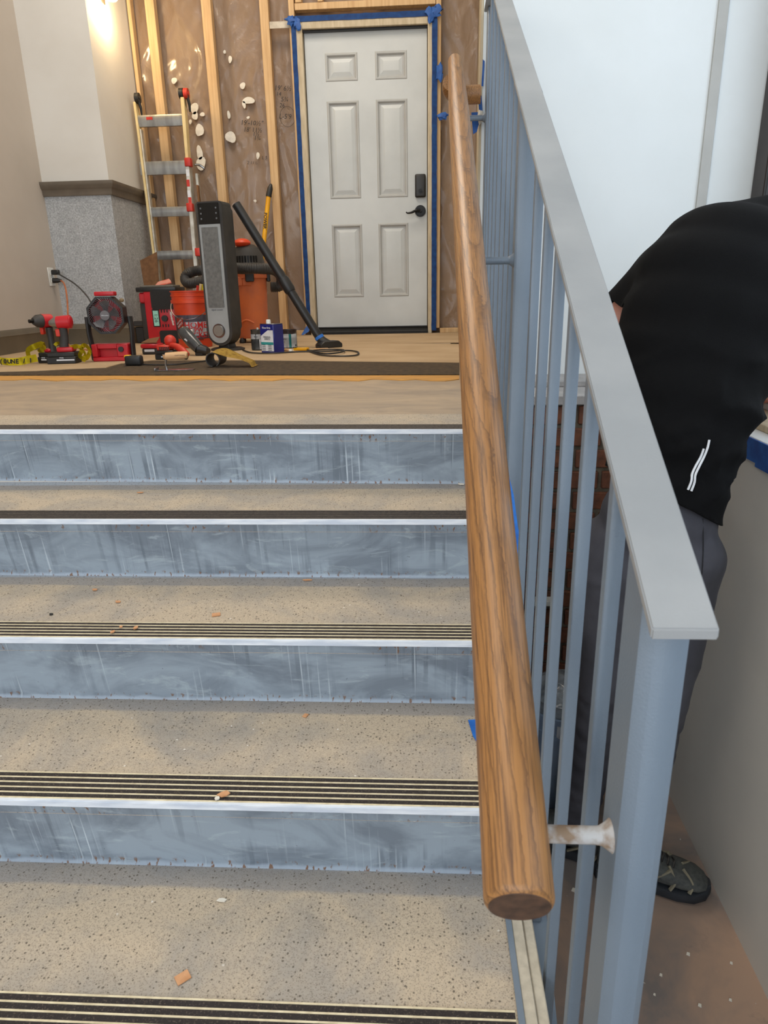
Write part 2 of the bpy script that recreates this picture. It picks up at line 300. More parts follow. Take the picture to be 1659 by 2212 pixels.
# ---------------------------------------------------------------- mesh helpers
class MB:
    def __init__(s, org=(0, 0, 0)): s.bm = bmesh.new(); s.o = Vector(org)
    def box(s, x0, x1, y0, y1, z0, z1, bevel=0, mat=None, seg=1):
        r = bmesh.ops.create_cube(s.bm, size=1)['verts']
        M = Matrix.Translation(((x0+x1)/2, (y0+y1)/2, (z0+z1)/2)) @ Matrix.Diagonal((x1-x0, y1-y0, z1-z0, 1))
        if mat is not None: M = mat @ M
        bmesh.ops.transform(s.bm, matrix=M, verts=r)
        if bevel:
            es = list({e for v_ in r for e in v_.link_edges})
            bmesh.ops.bevel(s.bm, geom=es, offset=bevel, segments=seg, affect='EDGES', profile=.5)
        return s
    def cyl(s, p0, p1, r0, r1=None, n=16):
        p0 = Vector(p0); p1 = Vector(p1); d = p1-p0; r1 = r0 if r1 is None else r1
        q = d.to_track_quat('Z', 'Y').to_matrix().to_4x4()
        bmesh.ops.create_cone(s.bm, cap_ends=True, segments=n, radius1=r0, radius2=max(r1, 1e-5), depth=d.length, matrix=Matrix.Translation((p0+p1)/2) @ q)
        return s
    def tube(s, pts, r, n=8, smooth=True, caps=True, ry=None):
        P = [Vector(p) for p in pts]
        if smooth and len(P) > 2: P = spline(P)
        rs = r if isinstance(r, (list, tuple)) else None
        rings = []; prev = None
        for i, p in enumerate(P):
            t = (P[min(i+1, len(P)-1)]-P[max(i-1, 0)]).normalized()
            if prev is None:
                a = t.cross(Vector((0, 0, 1)))
                if a.length < .1: a = t.cross(Vector((0, 1, 0)))
            else: a = prev - t*prev.dot(t)
            a.normalize(); prev = a; b = t.cross(a)
            rad = r
            if rs: u = i/(len(P)-1)*(len(rs)-1); k = min(int(u), len(rs)-2); rad = rs[k]*(1-(u-k))+rs[k+1]*(u-k)
            rb = rad if ry is None else ry
            rings.append([s.bm.verts.new(p+a*math.cos(2*math.pi*j/n)*rad+b*math.sin(2*math.pi*j/n)*rb) for j in range(n)])
        for A, B in zip(rings, rings[1:]):
            for j in range(n): s.bm.faces.new((A[j], A[(j+1) % n], B[(j+1) % n], B[j]))
        if caps: s.bm.faces.new(rings[0][::-1]); s.bm.faces.new(rings[-1])
        return s
    def lathe(s, prof, n=24, c=(0, 0, 0), rot=None):
        c = Vector(c); rings = []
        for r, z in prof:
            ring = []
            for j in range(n):
                p = Vector((r*math.cos(2*math.pi*j/n), r*math.sin(2*math.pi*j/n), z))
                if rot is not None: p = rot @ p
                ring.append(s.bm.verts.new(p+c))
            rings.append(ring)
        for A, B in zip(rings, rings[1:]):
            for j in range(n): s.bm.faces.new((A[j], A[(j+1) % n], B[(j+1) % n], B[j]))
        s.bm.faces.new(rings[0][::-1]); s.bm.faces.new(rings[-1]); return s
    def prism(s, poly, a0, a1, axis='y', mat=None, bevel=0):
        """polygon given in the two other axes, extruded along the axis"""
        def P(u, v, t):
            p = {'y': (u, t, v), 'x': (t, u, v), 'z': (u, v, t)}[axis]
            p = Vector(p); return mat @ p if mat is not None else p
        A = [s.bm.verts.new(P(u, v, a0)) for u, v in poly]; B = [s.bm.verts.new(P(u, v, a1)) for u, v in poly]
        n = len(poly); fs = [s.bm.faces.new(A), s.bm.faces.new(B[::-1])]
        for j in range(n): fs.append(s.bm.faces.new((A[j], B[j], B[(j+1) % n], A[(j+1) % n])))
        if bevel: bmesh.ops.bevel(s.bm, geom=list({e for f_ in fs for e in f_.edges}), offset=bevel, segments=1, affect='EDGES')
        return s
    def ell(s, c, r, rot=None, n=16):
        M = Matrix.Translation(c) @ (rot.to_4x4() if rot is not None else Matrix.Identity(4)) @ Matrix.Diagonal((r[0], r[1], r[2], 1))
        bmesh.ops.create_uvsphere(s.bm, u_segments=n, v_segments=max(6, n//2), radius=1, matrix=M); return s
    def sheet(s, pts, th):
        """closed outline of 3-d points given a small thickness"""
        P = [Vector(p) for p in pts]; nrm = (P[1]-P[0]).cross(P[2]-P[0]).normalized()*th
        A = [s.bm.verts.new(p) for p in P]; B = [s.bm.verts.new(p+nrm) for p in P]; n = len(P)
        s.bm.faces.new(A); s.bm.faces.new(B[::-1])
        for j in range(n): s.bm.faces.new((A[j], B[j], B[(j+1) % n], A[(j+1) % n]))
        return s
    def grid(s, fn, nu, nv, th=0):
        V = [[s.bm.verts.new(fn(i/nu, j/nv)) for j in range(nv+1)] for i in range(nu+1)]
        for i in range(nu):
            for j in range(nv): s.bm.faces.new((V[i][j], V[i+1][j], V[i+1][j+1], V[i][j+1]))
        if th: bmesh.ops.solidify(s.bm, geom=s.bm.faces[:], thickness=th)
        return s
    def build(s, name, m, parent=None, angle=40, org=None):
        if org is not None: s.o = Vector(org)
        bmesh.ops.recalc_face_normals(s.bm, faces=s.bm.faces[:])
        if s.o.length: bmesh.ops.translate(s.bm, vec=-s.o, verts=s.bm.verts[:])
        lim = math.radians(angle)
        for f_ in s.bm.faces: f_.smooth = True
        for e in s.bm.edges:
            if len(e.link_faces) == 2: e.smooth = e.calc_face_angle(0) < lim
        me = bpy.data.meshes.new(name); s.bm.to_mesh(me); s.bm.free(); me.materials.append(m)
        o = bpy.data.objects.new(name, me); COL.objects.link(o)
        if parent is not None: o.parent = parent
        return o
def spline(P, k=6):
    out = []
    for i in range(len(P)-1):
        p0 = P[max(i-1, 0)]; p1 = P[i]; p2 = P[i+1]; p3 = P[min(i+2, len(P)-1)]
        for j in range(k):
            t = j/k
            out.append(.5*((2*p1)+(p2-p0)*t+(2*p0-5*p1+4*p2-p3)*t*t+(3*p1-p0-3*p2+p3)*t**3))
    out.append(P[-1]); return out
def tag(o, label=None, cat=None, group=None, kind=None):
    if label: o['label'] = label
    if cat: o['category'] = cat
    if group: o['group'] = group
    if kind: o['kind'] = kind
    return o
def thing(name, label, cat, loc, rz=0, group=None, rot=None):
    o = bpy.data.objects.new(name, None); COL.objects.link(o); o.location = loc; o.empty_display_size = .05
    o.rotation_euler = rot if rot is not None else (0, 0, rz)
    return tag(o, label, cat, group)
def struct(name, mb, m, label=None, org=None):
    o = mb.build(name, m); tag(o, label, None, None, 'structure')
    if org is not None:
        o.data.transform(Matrix.Translation(-Vector(org))); o.location = org
    return o
def copy_tree(o, parent=None, loc=None, rz=None):
    c = o.copy(); COL.objects.link(c)
    if parent is not None: c.parent = parent
    for ch in [x for x in bpy.data.objects if x.parent == o]: copy_tree(ch, c)
    if loc is not None: c.location = loc
    if rz is not None: c.rotation_euler = (0, 0, rz)
    return c
def put(ch, loc=None, rot=None):
    if loc is not None: ch.location = loc
    if rot is not None: ch.rotation_euler = rot
    return ch
def text(body, size, m, parent, loc, rot=(math.pi/2, 0, 0), name='lettering', shear=0, ext=.0006, align='CENTER', bold=0):
    cu = bpy.data.curves.new(name, 'FONT'); cu.body = body; cu.size = size; cu.align_x = align; cu.align_y = 'CENTER'; cu.extrude = ext; cu.shear = shear; cu.offset = bold
    cu.resolution_u = 2
    t = bpy.data.objects.new('tmp', cu); COL.objects.link(t)
    dg = bpy.context.evaluated_depsgraph_get(); me = bpy.data.meshes.new_from_object(t.evaluated_get(dg)); bpy.data.objects.remove(t)
    me.materials.clear(); me.materials.append(m)
    o = bpy.data.objects.new(name, me); COL.objects.link(o); o.parent = parent; o.location = loc; o.rotation_euler = rot
    return o
# ================================================================ the setting
RISE, RUN, LOW = .145, .272, -1.16
XL, YB = -2.5, 5.45          # left wall, stud faces of the back wall
PLAN = YB+.075               # plane of the plastic sheet
struct('floor', MB().box(XL-.1, .165, 1.76, 5.62, -.12, -.002), screed)
fl2 = struct('floor', MB().box(.163, .75, -3.3, 2.24, LOW-.1, LOW), floor_low_m)
struct('floor', MB().box(XL-.1, .163, -3.3, -.52, LOW-.1, LOW), floor_low_m)
struct('floor', MB().box(.165, 1.2, 2.24, 5.62, -.14, -.03), screed)
struct('ceiling', MB().box(XL-.1, 1.3, -3.3, 5.7, 3.6, 3.7), wall_white)
struct('wall_left', MB().box(XL-.1, XL, -3.3, 5.62, LOW, 3.6), wall_left_m)
wb = struct('wall_back', MB().box(XL, .45, YB+.10, YB+.16, 0, 3.6), sheath_m)
# partition on the right of the landing and the tall white wall above the ledge
struct('wall_right', MB().box(.40, .46, 2.66, YB+.12, -.03, 3.6), wall_white)
struct('wall_far', MB().box(.193, 1.14, 2.60, 2.66, .0, 3.6), wall_white)
tr = struct('trim_1', MB().box(.925, .958, 2.592, 2.60, .0, 3.6, .001), simple('grey_corner_bead', (176, 175, 170), (168, 167, 162), 8, .6))
struct('trim_2', MB().box(.375, .40, YB-.03, YB+.10, 0, 3.6, .002), pine2)
struct('trim_3', MB().box(.185, .193, 2.605, 2.655, 0, 3.6, .001), pine2)
# ledge stones over the brickwork
led = MB().box(.168, .76, 2.20, 2.60, -.028, .002, .003); lg = struct('trim_4', led, stone)
st2 = MB().box(.168, .76, 2.40, 2.60, .002, .022, .003).build('upper_ledge_course', stone, lg)
# brick wall facing down the side passage
bw = struct('wall_brick', MB().box(.168, .75, 2.225, 2.30, LOW, -.028), mortar)
BH, BL, J = .0585, .195, .0135
bricks = []
mesh_b = None
row = 0; z = -.028-J-BH*0
zt = -.034
while zt > LOW:
    x = .168 - (0 if row % 2 else .09)
    while x < .75:
        x0 = max(x, .169); x1 = min(x+BL, .749)
        if x1-x0 > .02:
            j = random.uniform(-.002, .002)
            b = MB((x0, 2.212, zt)).box(x0, x1, 2.212+j, 2.24, max(zt-BH, LOW), zt, .003).build('brick', brick_m, bw); b.location = (x0, 2.212, zt)
        x += BL+J
    zt -= BH+J; row += 1
# right passage wall: grey wainscot, sill, window
rw = struct('wall_passage', MB().box(.75, .80, -3.3, 2.212, LOW, -.047), wains)
sill = struct('trim_5', MB().box(.752, 1.10, -3.3, 2.59, -.047, -.004, .002), wall_white)
MB().box(.80, 1.10, -3.3, 2.59, -.004, .012, .002).build('sill_board', pine2, sill)
MB().box(.90, 1.10, -3.3, 2.59, .012, .030, .002).build('sill_board', simple('grey_sill_paint', (176, 180, 184), (160, 165, 170), 5, .5), sill)
t = MB()
t.box(.7455, .7495, -1.6, 1.545, -.062, -.004); t.box(.7455, .7495, 1.545, 2.19, -.054, -.004)
tag(t.build('masking_tape', tape_m), 'long blue masking tape along the top edge of the grey passage wall', 'tape')
wn = struct('window_1', MB().box(1.10, 1.15, 2.50, 2.59, .03, 2.5, .003), glassframe)
MB().box(1.10, 1.15, -2.4, -2.3, .03, 2.5, .003).build('window_frame', glassframe, wn)
MB().box(1.10, 1.15, -2.3, 2.50, .03, .10, .003).build('window_frame', glassframe, wn)
MB().box(1.10, 1.15, -2.3, 2.50, 2.42, 2.5, .003).build('window_frame', glassframe, wn)
for yy in (.9, -.8): MB().box(1.105, 1.145, yy, yy+.06, .10, 2.42, .003).build('mullion', glassframe, wn)
MB().box(1.095, 1.10, 2.47, 2.485, .05, 2.5, .001).build('glazing_bead', black_pl, wn)
for y0, y1 in ((.96, 2.50), (-.74, .9), (-2.3, -.8)): MB().box(1.122, 1.128, y0, y1, .10, 2.42).build('pane', glass_m, wn)
struct('wall_window', MB().box(1.10, 1.18, -3.3, 2.66, 2.5, 3.6), wall_white)
# column in the corner of the landing
cx0, cx1, cy0, cy1 = XL, -2.05, 4.8, YB+.10
struct('wall_column', MB().box(cx0, cx1, cy0, cy1, 1.0, 3.6), wall_cream)
cl = struct('wall_column', MB().box(cx0, cx1, cy0, cy1, 0, 1.0), granite)
# moulded chair rail: one profile mitred round the corner
prof = [(0, .952), (.012, .952), (.016, .962), (.016, .984), (.022, .992), (.030, .998), (.036, 1.012), (.040, 1.018), (.040, 1.036), (.0, 1.042)]
m = MB(); rows = []
for (px_, py_, dx, dy) in ((cx0, cy0, 0, -1), (cx1, cy0, 1, -1), (cx1, cy1, 1, 0)):
    rows.append([m.bm.verts.new((px_+dx*o, py_+dy*o, z_)) for o, z_ in prof])
for A, B in zip(rows, rows[1:]):
    for i in range(len(prof)-1): m.bm.faces.new((A[i], A[i+1], B[i+1], B[i]))
    m.bm.faces.new((A[-1], A[0], B[0], B[-1]))
m.bm.faces.new(rows[0]); m.bm.faces.new(rows[-1][::-1])
struct('trim_6', m, taupe)
prof = [(0, 0), (.014, 0), (.014, .100), (.018, .108), (.012, .118), (.009, .134), (0, .142)]
m = MB(); rows = []
for (px_, py_, dx, dy) in ((cx0, cy0, 0, -1), (cx1, cy0, 1, -1), (cx1, cy1, 1, 0)):
    rows.append([m.bm.verts.new((px_+dx*o, py_+dy*o, z_)) for o, z_ in prof])
for A, B in zip(rows, rows[1:]):
    for i in range(len(prof)-1): m.bm.faces.new((A[i], A[i+1], B[i+1], B[i]))
    m.bm.faces.new((A[-1], A[0], B[0], B[-1]))
m.bm.faces.new(rows[0]); m.bm.faces.new(rows[-1][::-1])
struct('baseboard_column', m, plate_m)
struct('baseboard_left', MB().prism([(XL+o, z_) for o, z_ in prof], 1.80, cy0-.016, 'y'), plate_m)
# ---- back wall: studs, wrinkled clear sheet, headers
def X(px, py, y=YB): return at(px, py, y=y).x
studs = [(X(311, 0), X(331, 0)), (X(433, 0), X(454, 0)), (X(559, 0), X(578, 0))]
def stud(x0, x1, z0, z1, m_=pine, y0=YB, y1=YB+.062): 
    return MB((x0, y0, z0)).box(x0, x1, y0, y1, z0, z1, .003).build('stud', m_, wb)
for x0, x1 in studs:
    o = stud(x0, x1, .036, 3.6); o.location = (x0, YB, .036)
DZ = 2.075
xl0, xr1 = X(624, 40), X(953, 60)
for x0, x1, z0, z1 in ((xl0, X(636, 40), .036, 3.6), (X(942, 60), xr1, .036, 3.6), (X(638, 20), X(652, 20), DZ+.115, 3.6), (X(686, 10), X(698, 10), DZ+.115, 3.6), (X(813, 10), X(826, 10), DZ+.115, 3.6), (X(927, 10), X(940, 10), DZ+.115, 3.6), (-2.04, -2.015, .036, 3.6)):
    o = stud(x0, x1, z0, z1); o.location = (x0, YB, z0)
hd = MB((xl0, YB, DZ+.07)).box(X(637, 40)+.001, X(941, 60)-.001, YB+.002, YB+.06, DZ+.072, DZ+.112, .002).build('header_board', pine, wb); hd.location = (xl0, YB, DZ+.07)
for x0, x1 in ((-2.04, xl0-.002), (xr1+.002, .372)):
    bp = MB((x0, YB, 0)).box(x0, x1, YB-.004, YB+.064, 0, .034, .002).build('bottom_plate', pine, wb); bp.location = (x0, YB, 0)
def wrinkle(x, z):
    a = noise.noise(Vector((x*3.1+z*1.2, z*.9, 3.3)))*.020
    b = (1-abs(noise.noise(Vector((x*9+z*3.0, z*1.6-x*2, 7.7))))*2.2)
    c = (1-abs(noise.noise(Vector((x*7-z*4.5, z*2.1+x*3, 1.7))))*2.2)
    return a + max(b, 0)**3*.010 + max(c, 0)**4*.009 - .004
def sheet_piece(x0, x1, z0, z1):
    nu = max(6, int((x1-x0)/.016)); nv = int((z1-z0)/.022)
    m = MB(); m.grid(lambda u, v: Vector((x0+u*(x1-x0), PLAN+.012-min(max(wrinkle(x0+u*(x1-x0), z0+v*(z1-z0)), -.008), .024), z0+v*(z1-z0))), nu, nv)
    return m
sh = sheet_piece(-2.048, xl0+.02, .01, 3.2).build('plastic_sheet', poly_m, wb, 80); sh['label'] = 'clear wrinkled vapour barrier stapled behind the studs'
sheet_piece(xr1-.02, .372, .01, 3.2).build('plastic_sheet', poly_m, wb, 80)
sheet_piece(xl0+.02, xr1-.02, DZ+.09, 3.2).build('plastic_sheet', poly_m, wb, 80)
# dried splats of joint compound on the sheet
for px, py, rx, ry in ((376, 174, 5, 5), (524, 185, 5, 5), (497, 128, 3, 6), (485, 112, 2.5, 2.5), (537, 217, 10, 6), (527, 226, 3, 6), (420, 234, 7, 9), (421, 250, 6, 6), (437, 247, 5, 3), (494, 248, 3, 6), (431, 281, 7, 11), (498, 296, 9, 10), (431, 330, 6, 11), (434, 353, 9, 11), (557, 336, 3, 6), (411, 263, 2.5, 4), (536, 254, 3, 2), (551, 434, 2.5, 2.5)):
    c = at(px, py, y=PLAN-.020); k = 5.9/F; m = MB(c); ring = []; ph = random.random()*9
    n = 14
    for j in range(n):
        a = 2*math.pi*j/n; rr = 1+.12*math.sin(2*a+ph)+.08*math.sin(3*a+ph*2)
        ring.append((c.x+rx*k*rr*math.cos(a), c.z+ry*k*rr*math.sin(a)))
    m.prism(ring, c.y, c.y+.012, 'y', bevel=.0)
    b = m.build('compound_splat', flake, wb); b.location = c
# pencilled figures on the sheet
yk = PLAN-.016
for body, px, py, sz in (("19' 6\u00bd", 611, 191, .045), ("14", 602, 203, .035), ("5\u00be", 615, 215, .042), ("26", 609, 228, .038), ("L-5'9", 616, 252, .045), ("19'-10\u00bd\"", 544, 266, .045), ("18' 11\u00bd", 546, 281, .042), ("1\u00bd", 553, 290, .038), ("1\u00be", 556, 299, .038), ("2 11\u00bd", 545, 352, .03), ("L 5", 571, 341, .032)):
    p = at(px, py, y=yk); text(body, sz, ink, wb, p, (math.pi/2, math.radians(4), 0), shear=.15, ext=.0004, name='pencil_figures')
p = at(621, 252, y=yk); m = MB(p); m.tube([(p.x+.055*math.cos(a*.45), p.y, p.z+.065*math.sin(a*.45)) for a in range(15)], .0012, 5); b = m.build('pencil_circle', ink, wb); b.location = p
b = MB().box(X(583, 60), X(634, 60), YB-.003, YB-.001, 2.045, 2.085).build('clear_tape_strip', simple('hazy_clear_tape', (206, 196, 178), (176, 164, 146), 20, .3), wb)
# ---------------------------------------------------------------- door
dx0, dx1, dz0, dz1 = -.826, .022, .048, 2.022
yl = YB+.030
leafroot = struct('door_1', MB().box(dx0, dx1, yl+.018, yl+.045, dz0, dz1), door_m)
# front skin: stiles and rails round six raised panels
cols = [(705, 770), (811, 876)]
def px2(a, b, c, d): 
    p, q = at(a, b, y=yl), at(c, d, y=yl); return p.x, q.x, q.z, p.z
pan = []
ca = (px2(707, 222, 778, 428)[0:2], px2(814, 220, 880, 428)[0:2])
colx = [(-.672, -.462), (-.336, -.128)]
colx = [(at(706, 230, y=yl).x, at(775, 230, y=yl).x), (at(812, 230, y=yl).x, at(880, 230, y=yl).x)]
rowz = [(at(760, 642, y=yl).z, at(760, 484, y=yl).z), (at(760, 429, y=yl).z, at(760, 217, y=yl).z), (at(760, 175, y=yl).z, at(760, 113, y=yl).z)]
xs = [dx0, colx[0][0], colx[0][1], colx[1][0], colx[1][1], dx1]
zs = [dz0, rowz[0][0], rowz[0][1], rowz[1][0], rowz[1][1], rowz[2][0], rowz[2][1], dz1]
m = MB()
for i in range(5):
    for j in range(7):
        if i in (1, 3) and j in (1, 3, 5): continue
        m.box(xs[i], xs[i+1], yl, yl+.018, zs[j], zs[j+1])
leaf = m.build('door_leaf', door_m, leafroot)
for x0, x1 in colx:
    for z0, z1 in rowz:
        m = MB((x0, yl, z0)); levels = [(0, 0), (.006, -.004), (.014, -.003), (.020, .006), (.024, .011), (.034, .011)]
        rings = []
        for ins, dy in levels: rings.append([m.bm.verts.new((a, yl+dy, b)) for a, b in ((x0+ins, z0+ins), (x1-ins, z0+ins), (x1-ins, z1-ins), (x0+ins, z1-ins))])
        for A, B in zip(rings, rings[1:]):
            for j in range(4): m.bm.faces.new((A[j], A[(j+1) % 4], B[(j+1) % 4], B[j]))
        back = [m.bm.verts.new((v_.co.x, yl+.0179, v_.co.z)) for v_ in rings[0]]
        for j in range(4): m.bm.faces.new((back[j], back[(j+1) % 4], rings[0][(j+1) % 4], rings[0][j]))
        o = m.build('panel_moulding', bead_m, leafroot, 20); o.location = (x0, yl, z0)
        m = MB((x0, yl, z0)); rings = []
        for ins, dy in ((.034, .011), (.056, .003), (.058, .0025)): rings.append([m.bm.verts.new((a, yl+dy, b)) for a, b in ((x0+ins, z0+ins), (x1-ins, z0+ins), (x1-ins, z1-ins), (x0+ins, z1-ins))])
        for A, B in zip(rings, rings[1:]):
            for j in range(4): m.bm.faces.new((A[j], A[(j+1) % 4], B[(j+1) % 4], B[j]))
        m.bm.faces.new(rings[-1])
        o = m.build('door_panel', door_m, leafroot, 15); o.location = (x0, yl, z0)
# frame
zt_ = dz1+.006
fr = MB(); fr.box(dx0-.050, dx0-.006, YB-.022, YB+.07, .0, dz1+.05, .003); fr.build('door_jamb', pine2, leafroot)
MB().box(dx1+.005, dx1+.036, YB-.022, YB+.07, .0, dz1+.05, .003).build('door_jamb', pine2, leafroot)
MB().box(dx0-.006, dx1+.005, YB-.022, YB+.07, zt_, dz1+.05, .003).build('door_head', pine2, leafroot)
MB().box(dx0-.005, dx1+.004, YB+.0, YB+.028, dz1-.006, zt_-.001).build('weatherstrip', blacksteel, leafroot)
MB().prism([(YB-.05, .0), (YB+.07, .0), (YB+.07, .044), (YB+.018, .044), (YB+.0, .030), (YB-.05, .020)], dx0-.005, dx1+.004, 'x').build('threshold', blacksteel, leafroot)
MB().box(dx0, dx1, yl-.004, yl, dz0, dz0+.008).build('door_sweep', black_pl, leafroot)
# hardware
c = at(908, 402, y=yl); k = 5.75/F
lock = MB().box(c.x-10*k, c.x+10*k, yl-.030, yl-.0005, c.z-20*k, c.z+20*k, .012, seg=3).build('deadbolt', black_pl, leafroot)
MB().cyl((c.x, yl-.036, c.z-9*k), (c.x, yl-.028, c.z-9*k), .014).cyl((c.x, yl-.040, c.z-9*k), (c.x, yl-.034, c.z-9*k), .006).build('keyhole', blacksteel, lock)
c = at(908, 456, y=yl)
hn = MB().cyl((c.x, yl-.012, c.z), (c.x, yl-.0005, c.z), .040, n=28).cyl((c.x, yl-.022, c.z), (c.x, yl-.012, c.z), .032, .018, n=28)
hn.cyl((c.x, yl-.052, c.z), (c.x, yl-.018, c.z), .011).build('handle_rose', blacksteel, leafroot)
MB().tube([(c.x, yl-.050, c.z), (c.x-.030, yl-.054, c.z), (c.x-.062, yl-.052, c.z-.012), (c.x-.092, yl-.050, c.z-.016), (c.x-.104, yl-.050, c.z-.008)], [.010, .010, .008, .006, .004], 10).build('lever_handle', blacksteel, leafroot)
# masking tape round the frame, crumpled at the corners
def crumple(pts_box, name='masking_tape', m_=tape_m, amp=.004, seed=0, sub=None):
    x0, x1, y0, y1, z0, z1 = pts_box
    L = max(x1-x0, z1-z0); n = max(4, int(L/.04)); horiz = (x1-x0) > (z1-z0)
    m = MB()
    def fn(u, v):
        if horiz: x = x0+u*(x1-x0); z = z0+v*(z1-z0)
        else: x = x0+v*(x1-x0); z = z0+u*(z1-z0)
        q = noise.noise(Vector((x*22+seed, z*22, 2.2)))
        return Vector((x+(0 if horiz else q*.003), y0-abs(q)*amp, z+(q*.003 if horiz else 0)))
    m.grid(fn, n, 4, .0012); return m
crumple((dx0-.078, dx0-.046, YB-.0245, 0, .10, dz1+.05)).build('masking_tape', tape_m, leafroot)
crumple((dx1+.034, dx1+.070, YB-.0245, 0, .02, dz1+.05), seed=4).build('masking_tape', tape_m, leafroot)
crumple((dx0-.09, dx1+.03, YB-.0250, 0, dz1+.048, dz1+.082), seed=9).build('masking_tape', tape_m, leafroot)
def wad(c, r, m_, parent=None, name='tape_wad', seed=1):
    m = MB(c); m.ell(c, (r[0], r[1], r[2]), n=14)
    for v_ in m.bm.verts:
        d = v_.co-Vector(c); q = noise.noise(d*60+Vector((seed, seed, 0)))+.5*noise.noise(d*140+Vector((seed, 0, 0)))
        v_.co = Vector(c)+d*(1+.8*q)
    o = m.build(name, m_, parent, 25); o.location = c; return o
wad((dx0-.074, YB-.035, dz1+.055), (.035, .008, .03), tape_m, leafroot, seed=3)
wad((dx0-.034, YB-.035, dz1+.030), (.022, .008, .038), tape_m, leafroot, seed=5)
wad((dx1+.020, YB-.035, dz1+.050), (.026, .008, .05), tape_m, leafroot, seed=7)
wad((dx1+.062, YB-.035, dz1+.070), (.036, .008, .032), tape_m, leafroot, seed=11)
wad((dx1+.086, YB-.040, 1.735), (.026, .010, .055), tape_m, leafroot, seed=13)
wad(at(957, 251, y=YB-.045), (.040, .010, .022), tape_m, leafroot, seed=17)
m = MB(); m.sheet([(dx0-.060, YB-.03, .10), (dx0-.044, YB-.03, .10), (dx0-.06, YB-.06, .03), (dx0-.10, YB-.09, .006), (dx0-.115, YB-.09, .008)], .0012); m.build('masking_tape', tape_m, leafroot)
# floor finishes of the landing
def flat(name, pts, z0, z1, m_, label, cat):
    P = [at(a, b, z=z0) for a, b in pts]; c = P[0]
    m = MB((c.x, c.y, z0)).prism([(p.x, p.y) for p in P], z0, z1, 'z'); o = m.build(name, m_); o.location = (c.x, c.y, z0)
    return tag(o, label, cat)
def worldflat(name, pts, z0, z1, m_, label, cat):
    c = pts[0]; m = MB((c[0], c[1], z0)).prism(pts, z0, z1, 'z'); o = m.build(name, m_); o.location = (c[0], c[1], z0); return tag(o, label, cat)
ya = at(500, 823, z=0).y; yb_ = at(500, 812, z=0).y
n = 40
def ragged(y, amp, sd, xa=-2.48, xb=.30): return [(xa+(xb-xa)*i/n, y+amp*noise.noise(Vector((i*.9, sd, 0)))) for i in range(n+1)]
flat('adhesive_strip', [(i*31, 822+1.6*math.sin(i*2.1)+1.2*math.sin(i*5.3)) for i in range(33)]+[(992, 812.2), (500, 812.8), (0, 813.2)], -.0019, .0010, orange_glue, 'ochre strip of old adhesive across the landing floor', 'adhesive')
pts = [(0, 812), (500, 811.5), (992, 811), (992, 786), (800, 784), (560, 781), (330, 781), (262, 788), (230, 797), (150, 800), (80, 804), (0, 806)]
flat('carpet_backing', pts, -.0018, .0030, darkmat, 'dark frayed strip of carpet backing at the edge of the floor paper', 'carpet')
pts = [(0, 805.5), (80, 803.5), (150, 799), (230, 796), (262, 787), (330, 780), (560, 780), (800, 783.5), (992, 785.5), (992, 745), (700, 742), (400, 742), (120, 745), (0, 770)]
flat('floor_paper', pts, -.0017, .0040, kraft, 'front sheet of brown floor paper ending at the carpet backing', 'paper')
worldflat('floor_paper', [(-2.47, 4.52), (-.1, 4.46), (.36, 4.44), (.36, 5.40), (-2.0, 5.40), (-2.0, 4.78), (-2.47, 4.78)], -.0016, .0030, kraft, 'rear sheet of brown floor paper reaching the white door', 'paper')
